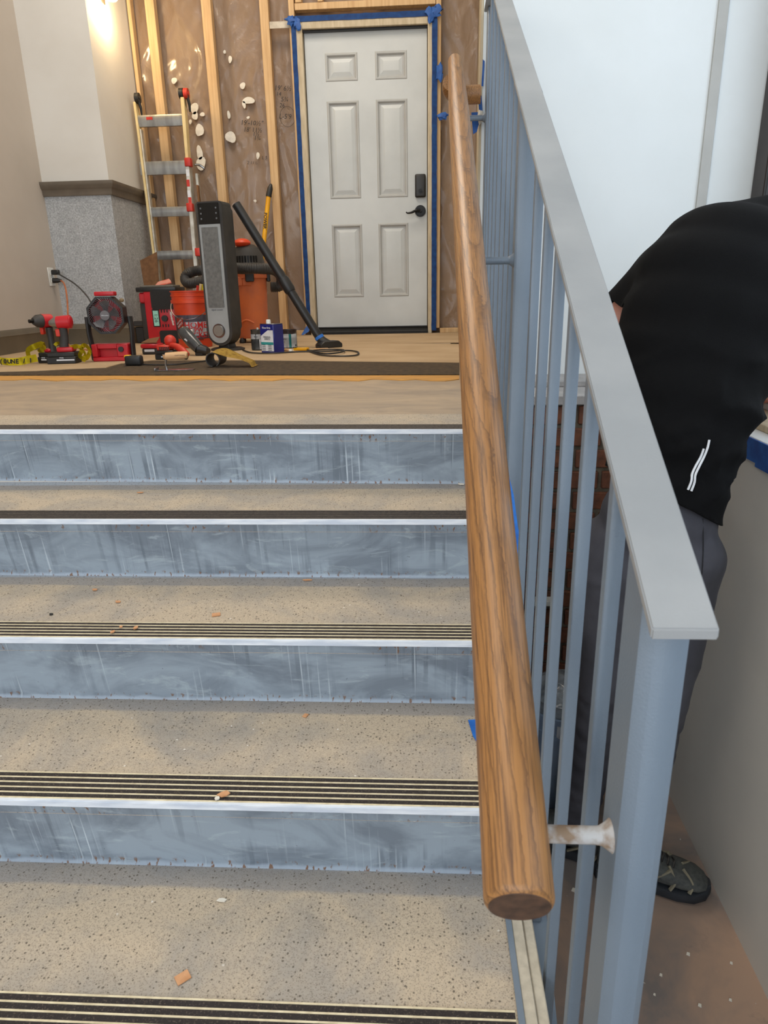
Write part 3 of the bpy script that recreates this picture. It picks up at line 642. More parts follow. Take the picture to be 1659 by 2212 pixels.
# ================================================================ stairs
stairs = thing('staircase', 'grey painted stairs with speckled treads and black grip strips', 'stairs', (-.6, 1.7, LOW))
SO = Vector((-.6, 1.7, LOW))
XR = .122
def ynose(k, x): 
    base = 1.6875-RUN*k - (.004 if k == 2 else 0)
    skew = {0: -.040, 1: -.005}.get(k, .003)
    return base+skew*x
for k in range(8):
    z0 = -k*RISE; yn = ynose(k, 0)
    L = .228 if k == 0 else RUN+.045
    sk = {0: -.040, 1: -.005}.get(k, .003)
    org = Vector((-.6, yn, z0))
    def P(x, dy, dz): return Vector((x, yn+sk*x+dy, z0+dz))
    def slab(x0, x1, y0, y1, za, zb, bevel=0):
        m = MB(org); v_ = [m.bm.verts.new(P(x, y, z)) for x in (x0, x1) for y in (y0, y1) for z in (za, zb)]
        for f_ in ((0, 1, 3, 2), (4, 6, 7, 5), (0, 4, 5, 1), (2, 3, 7, 6), (0, 2, 6, 4), (1, 5, 7, 3)): m.bm.faces.new([v_[i] for i in f_])
        if bevel: bmesh.ops.bevel(m.bm, geom=m.bm.edges[:], offset=bevel, segments=2, affect='EDGES')
        return m
    y1 = L if k else .222
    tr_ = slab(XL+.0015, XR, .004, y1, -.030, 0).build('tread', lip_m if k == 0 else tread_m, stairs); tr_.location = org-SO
    # grip plate with five black inserts
    w_ = {0: .062, 1: .060, 2: .060}.get(k, .060)
    g = slab(XL+.002, XR-.002, .0042, w_+.004, -.002, .0004).build('grip_plate', brass, tr_); g.location = (0, 0, 0)
    nb = 5; pitch = w_/nb
    for i in range(nb+1):
        a = .0055+i*pitch-.0030
        rib = slab(XL+.003, XR-.003, a, a+.0026, .0003, .0021 if k > 1 else .0009).build('metal_rib', brass, tr_); rib.location = (0, 0, 0)
    for i in range(nb):
        a = .0055+i*pitch; wid = pitch-(.0032 if k >= 2 else .0022)
        sstrip = slab(XL+.003, XR-.003, a, a+wid, .0003, .0014).build('grip_strip', abras if k else abras_top, tr_); sstrip.location = (0, 0, 0)
    ns = slab(XL+.0015, XR, -.003, .0045, -.0105, .0012, .001).build('nosing_edge', white_strip, stairs); ns.location = org-SO
    # riser leaning back under the nosing
    if k < 7 or True:
        m = MB(org+Vector((0, 0, -.010))); pts_ = [(.001, -.010), (.004, -.010), (.012, -.030), (.030, -RISE+.0005), (.002, -.030)]
        A = []; B = []
        prof_ = [(.0015, -.0100), (.0060, -.0100), (.0330, -RISE+.012), (.0420, -RISE+.0005), (.030, -RISE+.0005), (.026, -RISE+.010)]
        prof_ = [(.0015, -.0100), (.0020, -.016), (.0200, -RISE+.010), (.0160, -RISE+.0003), (.0450, -RISE+.0003), (.0450, -.0300), (.006, -.0300), (.006, -.0100)]
        A = [m.bm.verts.new(P(XL+.0015, y, z)) for y, z in prof_]; B = [m.bm.verts.new(P(XR, y, z)) for y, z in prof_]; q = len(prof_)
        m.bm.faces.new(A); m.bm.faces.new(B[::-1])
        for j in range(q): m.bm.faces.new((A[j], B[j], B[(j+1) % q], A[(j+1) % q]))
        rr = m.build('riser', riser_m, stairs, 60); rr.location = org+Vector((0, 0, -.010))-SO
    # curb blocks at the open end
    if k:
        MB(SO).box(XR, .1305, yn+.002, yn+RUN+.002, z0-.14, z0+.004).build('curb_edge', rail_m, stairs)
        MB(SO).box(.1305, .1475, yn+.004, yn+RUN+.004, z0-.10, z0+.0015, .0015).build('curb_block', curb_m, stairs)
        MB(SO).box(.1485, .1640, yn+.006, yn+RUN+.006, z0-.10, z0-.004, .002).build('curb_block', curb_m, stairs)
# solid flank under the steps
pts = [(1.76, LOW), (1.76, -.03)] 
for k in range(0, 8):
    y = ynose(k, 0)+.046; pts += [(y, -k*RISE-.031 if k == 0 else -k*RISE-.104), (y, -(k+1)*RISE-.104)]
pts = [(y, max(z, LOW)) for y, z in pts]
m = MB(SO); m.prism(pts, .123, .163, 'x'); m.build('flank', floor_low_m, stairs)
struct('wall_landing', MB().box(.165, .168, 1.76, 2.225, LOW, -.03), wall_white)
# ================================================================ railing
def xr(y): return .165+.0171*(y-.45)
RO = Vector((xr(.5), .472, LOW))
rail = thing('guard_railing', 'blue-grey painted steel guard railing with flat sloping cap beside the stairs', 'railing', RO)
SL = .533
YT = 2.36
def capz(y): return .113+.551*(min(y, YT)-.43)
def post(name, x0, y0, sx, sy, z0, z1, bev):
    o = MB((x0, y0, z0)).box(x0, x0+sx, y0, y0+sy, z0, z1, bev, seg=2).build(name, rail_m, rail); o.location = Vector((x0, y0, z0))-RO; return o
def bar(name, y, wx, wy, z0, bev=.0012):
    zt = min(capz(y), capz(y+wy))-.0085
    m = MB((xr(y), y, z0)); x0 = xr(y)
    P = [(x0, y), (x0+wx, y), (x0+wx, y+wy), (x0, y+wy)]
    m.prism(P, z0, 1, 'z')
    for v_ in m.bm.verts:
        if v_.co.z > .99: v_.co.z = capz(v_.co.y)-.0085
    bmesh.ops.bevel(m.bm, geom=m.bm.edges[:], offset=bev, segments=1, affect='EDGES')
    o = m.build(name, rail_m, rail); o.location = Vector((xr(y), y, z0))-RO; return o
def botz(y): return max(-.700+SL*(y-.724), -.782)
bar('newel_post', .472, .038, .062, LOW, .009)
for y in (.5915, .724, .8475, .973, 1.087, 1.215): bar('baluster', y, .0145, .0150, botz(y)+.002)
bar('middle_post', 1.485, .042, .045, LOW+.0, .004)
for y in (1.612, 1.728, 1.854, 2.0, 2.13, 2.27, 2.40): bar('baluster', y, .0145, .0150, max(botz(y)+.002, .003) if y > 2.19 else botz(y)+.002)
bar('end_post', 2.53, .040, .045, .003, .004)
# cap: flat bar, sloping, then level
m = MB((.155, .43, .1)); c0 = [(0, .43), (0, YT), (0, 2.58)]; rows = []
for y in (.43, YT, 2.585):
    a = xr(y)-.009; zz = capz(y)
    rows.append([m.bm.verts.new((a+dx, y, zz+dz)) for dx, dz in ((0, -.009), (.0455, -.009), (.0455, 0), (0, 0))])
for A, B in zip(rows, rows[1:]):
    for j in range(4): m.bm.faces.new((A[j], A[(j+1) % 4], B[(j+1) % 4], B[j]))
m.bm.faces.new(rows[0]); m.bm.faces.new(rows[-1][::-1])
bmesh.ops.bevel(m.bm, geom=m.bm.edges[:], offset=.0012, segments=2, affect='EDGES')
o = m.build('cap_rail', cap_m, rail); o.location = Vector((.155, .43, .1))-RO
# bottom flat bar following the slope
m = MB((.17, .5, -.8)); rows = []
for y in (.536, .62, 2.15):
    a = xr(y)-.002; zz = botz(y)
    rows.append([m.bm.verts.new((a+dx, y, zz+dz)) for dx, dz in ((0, -.010), (.026, -.010), (.026, 0), (0, 0))])
for A, B in zip(rows, rows[1:]):
    for j in range(4): m.bm.faces.new((A[j], A[(j+1) % 4], B[(j+1) % 4], B[j]))
m.bm.faces.new(rows[0]); m.bm.faces.new(rows[-1][::-1])
o = m.build('bottom_bar', rail_m, rail); o.location = Vector((.17, .5, -.8))-RO
# handrail of oak with brackets
HR = .0272
p0 = Vector((.0722, .452, -.0835)); hd_ = Vector((.0125, 1, .537)).normalized()
def hp(y): return p0+hd_*((y-p0.y)/hd_.y)
y0_, y1_ = .404, 2.50
hrl = thing('handrail', 'round stained oak handrail bracketed to the railing', 'handrail', hp(y0_))
org = hp(y0_)
q = hd_.to_track_quat('Y', 'Z').to_matrix().to_4x4()
Lr = (hp(y1_)-org).length
m = MB(); n = 48; rings = []
for yy, r in [(0, HR-.0035), (.001, HR-.002), (.003, HR-.0006), (.006, HR)]+[(Lr*i/30, HR) for i in range(1, 30)]+[(Lr-.02, HR), (Lr-.010, HR*.93), (Lr-.004, HR*.78), (Lr-.001, HR*.5), (Lr, HR*.2)]:
    tp_ = 1-.20*max(0, (yy-(Lr-.5))/.5); sh_y = .13*max(0, 1-yy/.08)
    rings.append([m.bm.verts.new((r*tp_*math.cos(2*math.pi*j/n), yy+sh_y*r*math.sin(2*math.pi*j/n), r*tp_*math.sin(2*math.pi*j/n))) for j in range(n)])
for A, B in zip(rings, rings[1:]):
    for j in range(n): m.bm.faces.new((A[j], A[(j+1) % n], B[(j+1) % n], B[j]))
m.bm.faces.new(rings[-1])
hb = m.build('rail_body', oak, hrl); hb.matrix_local = q
m = MB(); m.prism([((HR-.0035)*math.cos(2*math.pi*j/n), (HR-.0035)*math.sin(2*math.pi*j/n)) for j in range(n)], -.0006, .004, 'y')
for v_ in m.bm.verts: v_.co.y += .13*v_.co.z
he = m.build('end_grain', oak_end, hrl); he.matrix_local = q; he['label'] = 'darker sawn end of the handrail'
# return at the top, towards the end post
rt = Vector((.086, 2.47, .93))
m = MB(rt); m.tube([(.086, 2.44, .940), (.086, 2.47, .930), (.098, 2.505, .925), (.130, 2.52, .923), (.182, 2.52, .923)], .0275, 28); o = m.build('top_return', oak, hrl); o.location = rt-org
# brackets: round bars with a weld collar at the post
def bracket(p, x_rail, r, m_, flare=True):
    m = MB(p); m.tube([(p.x-.0005, p.y, p.z), (p.x-.008, p.y, p.z), (p.x-.016, p.y, p.z), (x_rail+.01, p.y, p.z+.001), (x_rail, p.y, p.z+.010)], [r*2.0, r*1.25, r, r, r], 14)
    o = m.build('bracket', m_, hrl); o.location = p-org; return o
b = bracket(Vector((xr(.505)+.0005, .500, -.130)), .094, .0078, worn); b['label'] = 'bracket scraped to bare primer at the newel post'
bracket(Vector((xr(1.51)+.0005, 1.507, .387)), .098, .0075, rail_m)
bracket(Vector((xr(2.53)+.0005, 2.55, .862)), .11, .0085, rail_m)
# blue tape left behind the handrail
def tagpiece(name, pts, m_, label, cat='tape'):
    c = Vector(pts[0]); o = MB(c).sheet(pts, .0012).build(name, m_); o.location = c; return tag(o, label, cat)
# ================================================================ loose things on the landing
EYEV = Vector((0, 0, EYE))
def unit(c): return (Vector(c)-EYEV).dot(CC)/F          # metres per pixel at that distance
# ---- tower heater
c = at(484, 757, z=.004); k = unit(c); th = thing('tower_heater', 'tall black and silver tower heater with a long perforated grille', 'heater', c, math.radians(-13))
W, D, Hh = 29.5*k, .125, at(478, 437, y=c.y).z
def rr_poly(x0, x1, z0, z1, r, rb=None, n=6):
    rb = r if rb is None else rb; P = []
    for cx_, cz_, a0, R_ in ((x1-r, z1-r, 0, r), (x0+r, z1-r, 90, r), (x0+rb, z0+rb, 180, rb), (x1-rb, z0+rb, 270, rb)):
        for i in range(n+1):
            a = math.radians(a0+90*i/n); P.append((cx_+R_*math.cos(a), cz_+R_*math.sin(a)))
    return P
MB().prism(rr_poly(-W, W, .03, Hh, .02, W*.98, 10), -.03, D-.05, 'y', bevel=.006).build('housing', darkgrey_pl, th)
MB().prism(rr_poly(-W*.86, W*.86, .10, Hh-.01, .03), D-.052, D-.01, 'y', bevel=.01).build('rear_shell', darkgrey_pl, th)
fp = MB().prism(rr_poly(-W*.82, W*.80, .045, Hh-.118, .004, W*.79, 10), -.036, -.0302, 'y', bevel=.001).build('front_plate', grey_pl, th)
MB().prism(rr_poly(-W*.64, W*.60, .245, Hh-.133, .004), -.0395, -.0362, 'y').build('grille', mesh_m, th)
MB().prism(rr_poly(-W*.80, W*.78, Hh-.116, Hh-.008, .006), -.035, -.0302, 'y').build('control_panel', simple('glossy_black', (8, 8, 9), (12, 12, 12), 4, .08), th)
for i in range(3):
    for sx in (-1, 1): MB().cyl((sx*W*.58, -.0362, Hh-.035-i*.027), (sx*W*.58, -.0352, Hh-.035-i*.027), .005, n=12).build('touch_button', label_d, th)
kn = MB().cyl((0, -.040, .115), (0, -.0362, .115), .040, n=32).build('dial_ring', steel, th)
MB().cyl((0, -.047, .115), (0, -.040, .115), .031, .029, n=32).build('dial', simple('satin_silver', (176, 176, 170), (160, 160, 156), 10, .3, .7), kn)
MB().prism([(-W*.5, 0), (W*.5, 0), (W*.32, .055), (-W*.32, .055)], .0, .09, 'y', bevel=.004).lathe([(.10, 0), (.10, .008), (.085, .014), (.03, .018)], 28, (0, .05, 0)).build('base_foot', darkgrey_pl, th)
text('digital ceramic', .013, label_d, th, (0, -.0364, .232), name='lettering')
# ---- shop vacuum
c = at(549, 739, z=.004); k = unit(c); v0 = thing('shop_vacuum', 'orange drum wet dry vacuum with black lid behind the tower heater', 'vacuum', c)
R = 37*k; Hb = at(545, 588, y=c.y).z
body = MB().lathe([(R*.82, .03), (R*.86, .05), (R*.97, Hb*.9), (R*1.04, Hb*.9+.004), (R*1.04, Hb)], 32).build('drum', vac_orange, v0, 30)
for sx in (-.8, .15): MB().box(sx*R*.5-.03, sx*R*.5+.03, -R*1.0, -R*.86, Hb*.80, Hb*.93, .006).build('drum_boss', vac_orange, body)
MB().tube([(-R*.5, -R*.84, .13), (-R*.1, -R*.97, .15), (R*.3, -R*.93, .13)], .006, 8).build('moulded_rib', vac_orange, body)
lid = MB().lathe([(R*1.08, Hb), (R*1.10, Hb+.015), (R*1.02, Hb+.03), (R*.92, Hb+.05), (R*.86, Hb+.10), (R*.70, Hb+.145), (R*.42, Hb+.165), (R*.1, Hb+.17)], 32).build('lid', darkgrey_pl, v0, 30)
for i in range(9): 
    a = math.radians(-125+i*10); MB().box(-.006, .006, -.004, .002, -.02, .02, .001, mat=Matrix.Translation((R*.89*math.cos(a), R*.89*math.sin(a), Hb+.075)) @ Matrix.Rotation(a+math.pi/2, 4, 'Z')).build('vent_slot', blacksteel, lid)
MB().ell((-.02, -R*.3, Hb+.175), (.055, .06, .028)).build('power_switch', orange_pl, v0)
for a in (-75, -190, 10):
    a = math.radians(a); MB().box(-.028, .028, -.012, .012, -.055, .03, .005, mat=Matrix.Translation((R*1.08*math.cos(a), R*1.08*math.sin(a), Hb-.01)) @ Matrix.Rotation(a+math.pi/2, 4, 'Z')).build('lid_latch', black_pl, v0)
for a in (-125, -40, 60, 150):
    a = math.radians(a); MB().lathe([(.016, -.004), (.022, .006), (.020, .022), (.008, .034)], 12, (R*.86*math.cos(a), R*.86*math.sin(a), 0)).build('caster', black_pl, v0)
def ribbed(pts, r, m_, parent, name='hose', org=None, pitch=.011):
    P = spline([Vector(p) for p in pts], 10); L = sum((b-a).length for a, b in zip(P, P[1:])); n = max(8, int(L/pitch)*2)
    Q = []; acc = 0; tgt = 0; i = 0
    cum = [0]
    for a, b in zip(P, P[1:]): cum.append(cum[-1]+(b-a).length)
    for j in range(n+1):
        s_ = L*j/n
        while i < len(cum)-2 and cum[i+1] < s_: i += 1
        t = (s_-cum[i])/max(cum[i+1]-cum[i], 1e-6); Q.append(P[i].lerp(P[i+1], t))
    m = MB(org or (0, 0, 0)); m.tube(Q, [r if j % 2 else r*.88 for j in range(n+1)], 12, smooth=False); return m.build(name, m_, parent, 60)
def lw(px, py, y): return at(px, py, y=y)-c
yv = c.y
hs = [lw(470, 604, yv-.1), lw(430, 609, yv-.1), lw(407, 612, yv-.08), lw(400, 601, yv-.04), lw(410, 589, yv-.02), lw(440, 583, yv-.02), lw(480, 577, yv-.14), lw(520, 580, yv-.29), lw(560, 580, yv-.30), lw(592, 583, yv-.2), lw(607, 598, yv-.05), lw(604, 618, yv+.02), lw(585, 620, yv+.02)]
ribbed(hs, .034, darkgrey_pl, v0)
# wand and floor nozzle: a separate piece leaning on the heater
cb = at(700, 745, z=.02); ct = at(510, 441, y=th.location.y+.175); 
wd = thing('vacuum_wand', 'long black vacuum wand leaning against the tower heater, blue tape near its nozzle', 'vacuum wand', (cb.x, cb.y, .004))
o = Vector(wd.location)
L = [ct.lerp(cb, t) for t in (0, .52, .54, .60, .615, .955)]; L = [p-o for p in L]
MB().tube([L[0], L[1]], .026, 20, smooth=False).build('upper_tube', black_pl, wd); MB().tube([L[1], L[2], L[3], L[4]], [.031, .034, .034, .030], 20, smooth=False).build('coupling', black_pl, wd)
MB().tube([L[4], L[5]], .026, 20, smooth=False).build('lower_tube', black_pl, wd)
MB().tube([L[5]-(L[5]-L[4])*.055, L[5]], .028, 20, smooth=False).build('tape_wrap', tape_b, wd)
e = L[5]
MB().tube([e, e+Vector((.02, -.005, -.02)), e+Vector((.045, -.01, -.035))], [.026, .03, .03], 14).prism([(-.075, 0), (-.075, .022), (-.05, .040), (.05, .040), (.075, .022), (.075, 0)], -.03, .04, 'y', bevel=.004, mat=Matrix.Translation((e.x+.055, e.y-.01, max(e.z-.075, 0))) @ Matrix.Rotation(math.radians(38), 4, 'Z')).build('floor_nozzle', black_pl, wd)
# ---- orange bucket with printed band
c = at(424, 749, z=.004); k = unit(c); bk = thing('bucket', 'orange plastic bucket with a white printed label beside the tower heater', 'bucket', c)
R = 41*k; Hb = at(420, 629, y=c.y).z
rb = lambda z: R*(.84+.14*z/Hb)
bb = MB().lathe([(rb(0)*.97, 0), (rb(0), .004), (rb(Hb*.78), Hb*.78), (R*1.04, Hb*.785), (R*1.04, Hb*.84), (R*.99, Hb*.845), (R*.99, Hb*.90), (R*1.03, Hb*.905), (R*1.03, Hb*.93), (R*.995, Hb*.935), (R*1.0, Hb*.975), (R*1.05, Hb*.98), (R*1.05, Hb), (R*.96, Hb), (R*.84, Hb*.3), (R*.76, .01)], 40).build('bucket_body', orange_pl, bk, 30)
def patch(parent, z0, z1, a0, a1, m_, rad, name='label', off=.001, rz=(0, 0)):
    m = MB(); nu = max(4, int(abs(a1-a0)/6))
    def fn(u, v):
        a = math.radians(a0+(a1-a0)*u); z = z0+(z1-z0)*v; r = rad(z)+off
        return Vector((r*math.sin(a), -r*math.cos(a), z))
    m.grid(fn, nu, 3, .0006); return m.build(name, m_, parent, 60)
band = simple('lilac_grey_print', (112, 104, 116), (98, 90, 102), 30, .5)
patch(bk, .055, Hb*.58, -88, 88, band, rb, 'printed_band')
patch(bk, .075, Hb*.46, -8, 60, label_w, rb, 'label', .002)
patch(bk, Hb*.34, Hb*.54, -46, -16, simple('label_orange_red', (206, 72, 50), (190, 62, 42), 20, .5), rb, 'label', .002)
def wraptext(body, size, m_, parent, a_deg, z, rad, off=.0026, bold=0, roll=0):
    t = text(body, size, m_, parent, (0, 0, 0), (0, 0, 0), ext=.0004, bold=bold); r = rad(z)+off
    cr, sr_ = math.cos(roll), math.sin(roll)
    for v_ in t.data.vertices:
        x, y, w_ = v_.co; x, y = x*cr-y*sr_, x*sr_+y*cr
        a = math.radians(a_deg)+x/r; v_.co = ((r+w_)*math.sin(a), -(r+w_)*math.cos(a), z+y)
    return t
red = ink_red
wraptext('HOME', .052, red, bk, 24, Hb*.40, rb, bold=.001); wraptext('!!! PW', .036, red, bk, 22, Hb*.315, rb, bold=.001)
wraptext('BUCKET', .046, red, bk, 27, Hb*.225, rb, bold=.001); wraptext('5 Gallon', .024, ink, bk, 24, Hb*.150, rb)
wraptext('THE HOME', .015, label_w, bk, -31, Hb*.47, rb, roll=.6); wraptext('DEPOT', .017, label_w, bk, -30, Hb*.41, rb, roll=.6)
MB().tube([(R*1.06*math.cos(math.radians(a)), -R*1.06*math.sin(math.radians(a)), Hb*.80-.10*math.sin(math.radians(a))) for a in range(0, 181, 15)], .0028, 6).build('bail_handle', steel, bk)
MB().tube([(-.045, -R*1.12, Hb*.62-.105), (.035, -R*1.12, Hb*.62-.105)], .009, 10, smooth=False).build('grip_roll', white_pl, bk)
for q_, (px, py, m_) in enumerate(((428, 617, red2_pl), (434, 614, pale_rail), (440, 615, yellow_m))):
    p = at(px, py, y=c.y); b0 = Vector((c.x+.02+.018*q_, c.y+.01*q_, .26)); n_ = ('putty_knife', 'paint_stirrer', 'strap_end')[q_]
    o = MB(b0).tube([b0, b0.lerp(p, .5), p], [.006, .008, .010], 8).build(n_, m_); o.location = b0
    tag(o, ('red-handled tool standing in the orange bucket', 'pale wooden stirrer standing in the orange bucket', 'yellow strap end standing in the orange bucket')[q_], ('tool', 'stick', 'strap')[q_])
# ---- jobsite radio, standing on end
c = at(350, 743, z=.004); k = unit(c); rd = thing('jobsite_radio', 'red and black jobsite radio standing on end beside the orange bucket', 'radio', c, math.radians(2))
w2, hh, dd = 42*k, at(350, 617, y=c.y).z, .20
x0 = -28*k
MB().box(x0, w2-.01, 0, dd, 0, hh-.035, .010, seg=2).build('case', red_pl, rd)
MB().box(-w2, x0+.02, .03, dd-.02, .02, hh*.72, .014, seg=2).build('side_bumper', darkgrey_pl, rd)
MB().box(-w2+.008, x0+.02, .01, dd-.01, hh*.70, hh-.045, .01).build('side_block', red_pl, rd)
MB().box(-w2-.002, w2+.002, -.006, dd+.01, hh-.042, hh-.012, .008, seg=2).build('top_bumper', black_pl, rd)
MB().box(-w2+.02, w2-.02, .02, dd-.02, hh-.014, hh, .004).build('top_plate', simple('dusty_grey_plate', (112, 106, 96), (92, 88, 80), 10, .7), rd)
MB().prism(rr_poly(-.012-8*k, w2-.016, hh-49*k, hh-10*k, .014), -.012, .002, 'y', bevel=.003).build('speaker_grille', simple('black_speaker_mesh', (22, 22, 22), (34, 33, 32), 200, .7, bump=1.0, bscale=900), rd)
MB().prism(rr_poly(-.004, w2-.014, .006, 28*k, .012), -.012, .002, 'y', bevel=.003).build('speaker_grille', MAT['black_speaker_mesh'], rd)
lc = MB().box(-13*k, 2*k, -.006, .001, 36*k, 72*k, .001).build('display_bezel', black_pl, rd)
MB().box(-11*k, 0, -.0072, -.006, 38*k, 69*k).build('lcd', lcd_m, lc)
text('1:26', .034, ink, lc, (-5.5*k, -.0076, 54*k), (math.pi/2, math.pi/2, 0))
MB().cyl((13*k, -.016, 53*k), (13*k, .002, 53*k), 6.5*k, n=24).build('tuning_knob', black_pl, rd)
for i in range(3):
    for zz in (38, 68): MB().box((7+i*6)*k-.0035, (7+i*6)*k+.0035, -.004, .002, (zz-3)*k, (zz+3)*k, .001).build('preset_button', black_pl, rd)
text('Milwaukee', .021, white_pl, rd, (28*k, -.0015, 53*k), (math.pi/2, math.pi/2-.15, 0), shear=.3, bold=.0006)
MB().tube([(w2-.004, .05, hh-.06), (w2+.012, .03, hh*.5), (w2+.010, .04, .09)], .006, 8).build('antenna', black_pl, rd)
c2 = at(357, 612, y=c.y+.08); o = MB(); 
o.sheet([(-.05, 0, 0), (-.045, .05, .022), (.03, .05, .040), (.052, .02, .030), (.07, -.02, .012), (.02, -.03, .002)], .004)
o = o.build('sanding_sponge', simple('pale_red_card', (206, 140, 124), (198, 90, 70), 12, .8, lo=.5, hi=.6)); o.location = (c.x+.02, c.y+.08, hh+.005); tag(o, 'folded pale red sandpaper lying on top of the jobsite radio', 'sandpaper')
# ---- brown board leaning behind the radio
pts = [at(a, b, y=yy) for a, b, yy in ((303, 565, 4.74), (339, 544, 4.74), (345, 620, 4.60), (350, 700, 4.47), (325, 700, 4.47), (311, 617, 4.60))]
pb = [(4.77)]
B0 = at(325, 735, z=.006); bo = MB(B0)
def pl(px, py): 
    # plane leaning back from y=4.45 at the floor to 4.745 at z~.6
    lo, hi = 3.9, 5.0
    for _ in range(40):
        md = (lo+hi)/2; z_ = at(px, py, y=md).z
        if md < 4.98+.22*max(z_, 0): lo = md
        else: hi = md
    return at(px, py, y=md)
bo.sheet([pl(303, 563), pl(339, 544), pl(345, 620), pl(351, 731), pl(330, 731)], -.006); o = bo.build('hardboard_offcut', brown_board); o.location = B0; tag(o, 'cut piece of brown hardboard leaning behind the jobsite radio', 'board')
# ---- jobsite fan
c = at(243, 780, z=.004); k = unit(c); fn_ = thing('jobsite_fan', 'red and black cordless jobsite fan with clear round grille', 'fan', c, math.radians(4))
bs = MB(); bs.box(-40*k, 38*k, -.01, .075, 0, 9*k, .004).box(-40*k, -28*k, -.01, .075, 9*k, 36*k, .004).box(14*k, 38*k, -.012, .075, 9*k, 36*k, .004).box(-28*k, 14*k, -.004, .07, 26*k, 36*k, .003).box(-28*k, 14*k, .03, .07, 9*k, 26*k)
bs.build('base', red_pl, fn_)
MB().cyl((24*k, -.022, 25*k), (24*k, -.012, 25*k), 5.5*k, n=20).build('speed_dial', black_pl, fn_)
for sx in (-1, 1):
    MB().tube([(sx*43*k, .03, 2*k), (sx*44*k, .03, 34*k), (sx*46*k, .03, 60*k), (sx*45*k, .03, 92*k)], [5*k, 5*k, 5*k, 6*k], 10, ry=.018).build('stand_arm', black_pl, fn_)
zc = 95*k; rot = Matrix.Rotation(math.pi/2, 3, 'X')
oct_ = [(41*k*math.cos(math.radians(22.5+45*i)), zc+41*k*math.sin(math.radians(22.5+45*i))) for i in range(8)]
hd2 = MB(); inner = [(36*k*math.cos(math.radians(22.5+45*i)), zc+36*k*math.sin(math.radians(22.5+45*i))) for i in range(8)]
for (a, b_, c_, d_) in [(oct_[i], oct_[(i+1) % 8], inner[(i+1) % 8], inner[i]) for i in range(8)]: hd2.prism([a, b_, c_, d_], -.012, .05, 'y')
hd2.build('head_ring', black_pl, fn_)
MB().cyl((0, .035, zc), (0, .075, zc), 38*k, 30*k, n=24).build('motor_housing', red_pl, fn_)
MB().box(-20*k, 22*k, .0, .05, zc+39*k, zc+48*k, .006, seg=2).build('carry_handle', red_pl, fn_)
grl = simple('clear_grille_plastic', (118, 116, 118), (92, 90, 92), 20, .25)
gr = MB()
for i in range(44):
    a = 2*math.pi*i/44; P = []
    for t in range(7):
        r_ = (9+27*t/6)*k; b_ = a+.75*(t/6)**1.0; P.append((r_*math.cos(b_), -.006-.010*math.sin(math.pi*t/6*.8), zc+r_*math.sin(b_)))
    gr.tube(P, .0011, 4, smooth=False, caps=False)
for r_ in (36, 23): gr.tube([(r_*k*math.cos(a/32*2*math.pi), -.009, zc+r_*k*math.sin(a/32*2*math.pi)) for a in range(33)], .0015, 5, smooth=False)
gr.build('grille', grl, fn_)
MB().cyl((0, -.018, zc), (0, -.004, zc), 10*k, n=24).build('grille_hub', simple('grey_badge', (96, 92, 94), (110, 106, 108), 20, .4), fn_)
text('Milwaukee', .0085, label_w, fn_, (0, -.0186, zc), shear=.3)
bl = MB()
for i in range(5):
    a = 2*math.pi*i/5
    Mx = Matrix.Translation((0, .018, zc)) @ Matrix.Rotation(a, 4, 'Y') @ Matrix.Rotation(math.radians(28), 4, 'X')
    bl.prism([(-.006, .02), (.006, .02), (.032, .075), (.010, .083), (-.022, .070)], -.001, .001, 'y', mat=Mx)
bl.build('fan_blade', simple('smoke_grey_blade', (70, 66, 68), (84, 80, 82), 6, .3), fn_)
MB().ell((37*k, .0, zc+30*k), (5*k, .01, 4*k)).build('clip', simple('tan_clip', (130, 110, 80), (120, 100, 70), 8, .6), fn_)
# ---- two drills on their batteries
def battery(parent, x0, x1, y0, y1, h, txt=True):
    b_ = MB(); b_.box(x0, x1, y0, y1, 0, h*.62, .004).box(x0+.006, x1-.004, y0+.004, y1-.004, h*.62, h, .003); o = b_.build('battery_pack', black_pl, parent)
    MB().box(x0+(x1-x0)*.35, x1-.006, y0-.0012, y0, h*.28, h*.40).build('battery_label', label_w, o)
    text('M18', .011, label_w, o, ((x0+x1)/2+.004, y0-.0016, h*.52)); return o
c = at(101, 786, z=.004); k = unit(c); d1 = thing('impact_driver', 'red and black impact driver, left one of the two standing cordless drills', 'drill', (c.x-.012, c.y+.05, .004), math.radians(-6))
battery(d1, -22*k, 5*k, -.02, .085, 22*k)
MB().tube([(4*k, .03, 22*k), (3*k, .035, 45*k), (3*k, .035, 74*k)], [.020, .016, .018], 14, ry=.022).build('grip', darkgrey_pl, d1)
MB().box(-10*k, 5*k, .0, .05, 22*k, 30*k, .006).build('battery_collar', red_pl, d1)
dv = Vector((-.42, -.90, .02)).normalized(); cc = Vector((5*k, .05, 88*k))
MB().tube([cc, cc+dv*.05], [14*k, 14.5*k], 20, smooth=False).build('motor_body', red_pl, d1)
MB().tube([cc+dv*.051, cc+dv*.075, cc+dv*.095], [14*k, 13*k, 7*k], 20, smooth=False).build('nose_cone', darkgrey_pl, d1)
MB().tube([cc+dv*.095, cc+dv*.115], 4*k, 12, smooth=False).build('bit_collar', blacksteel, d1)
MB().box(-11*k, -3*k, .0, .025, 60*k, 76*k, .004).build('trigger', red2_pl, d1)
c = at(138, 785, z=.004); c.y -= .0; d2 = thing('drill_driver', 'red drill driver with silver chuck, right one of the two standing cordless drills', 'drill', (c.x, c.y-.01, .004), math.radians(8))
battery(d2, -30*k, 31*k, -.02, .075, 24*k)
MB().box(-8*k, 26*k, -.01, .06, 24*k, 34*k, .008, seg=2).build('battery_collar', red_pl, d2)
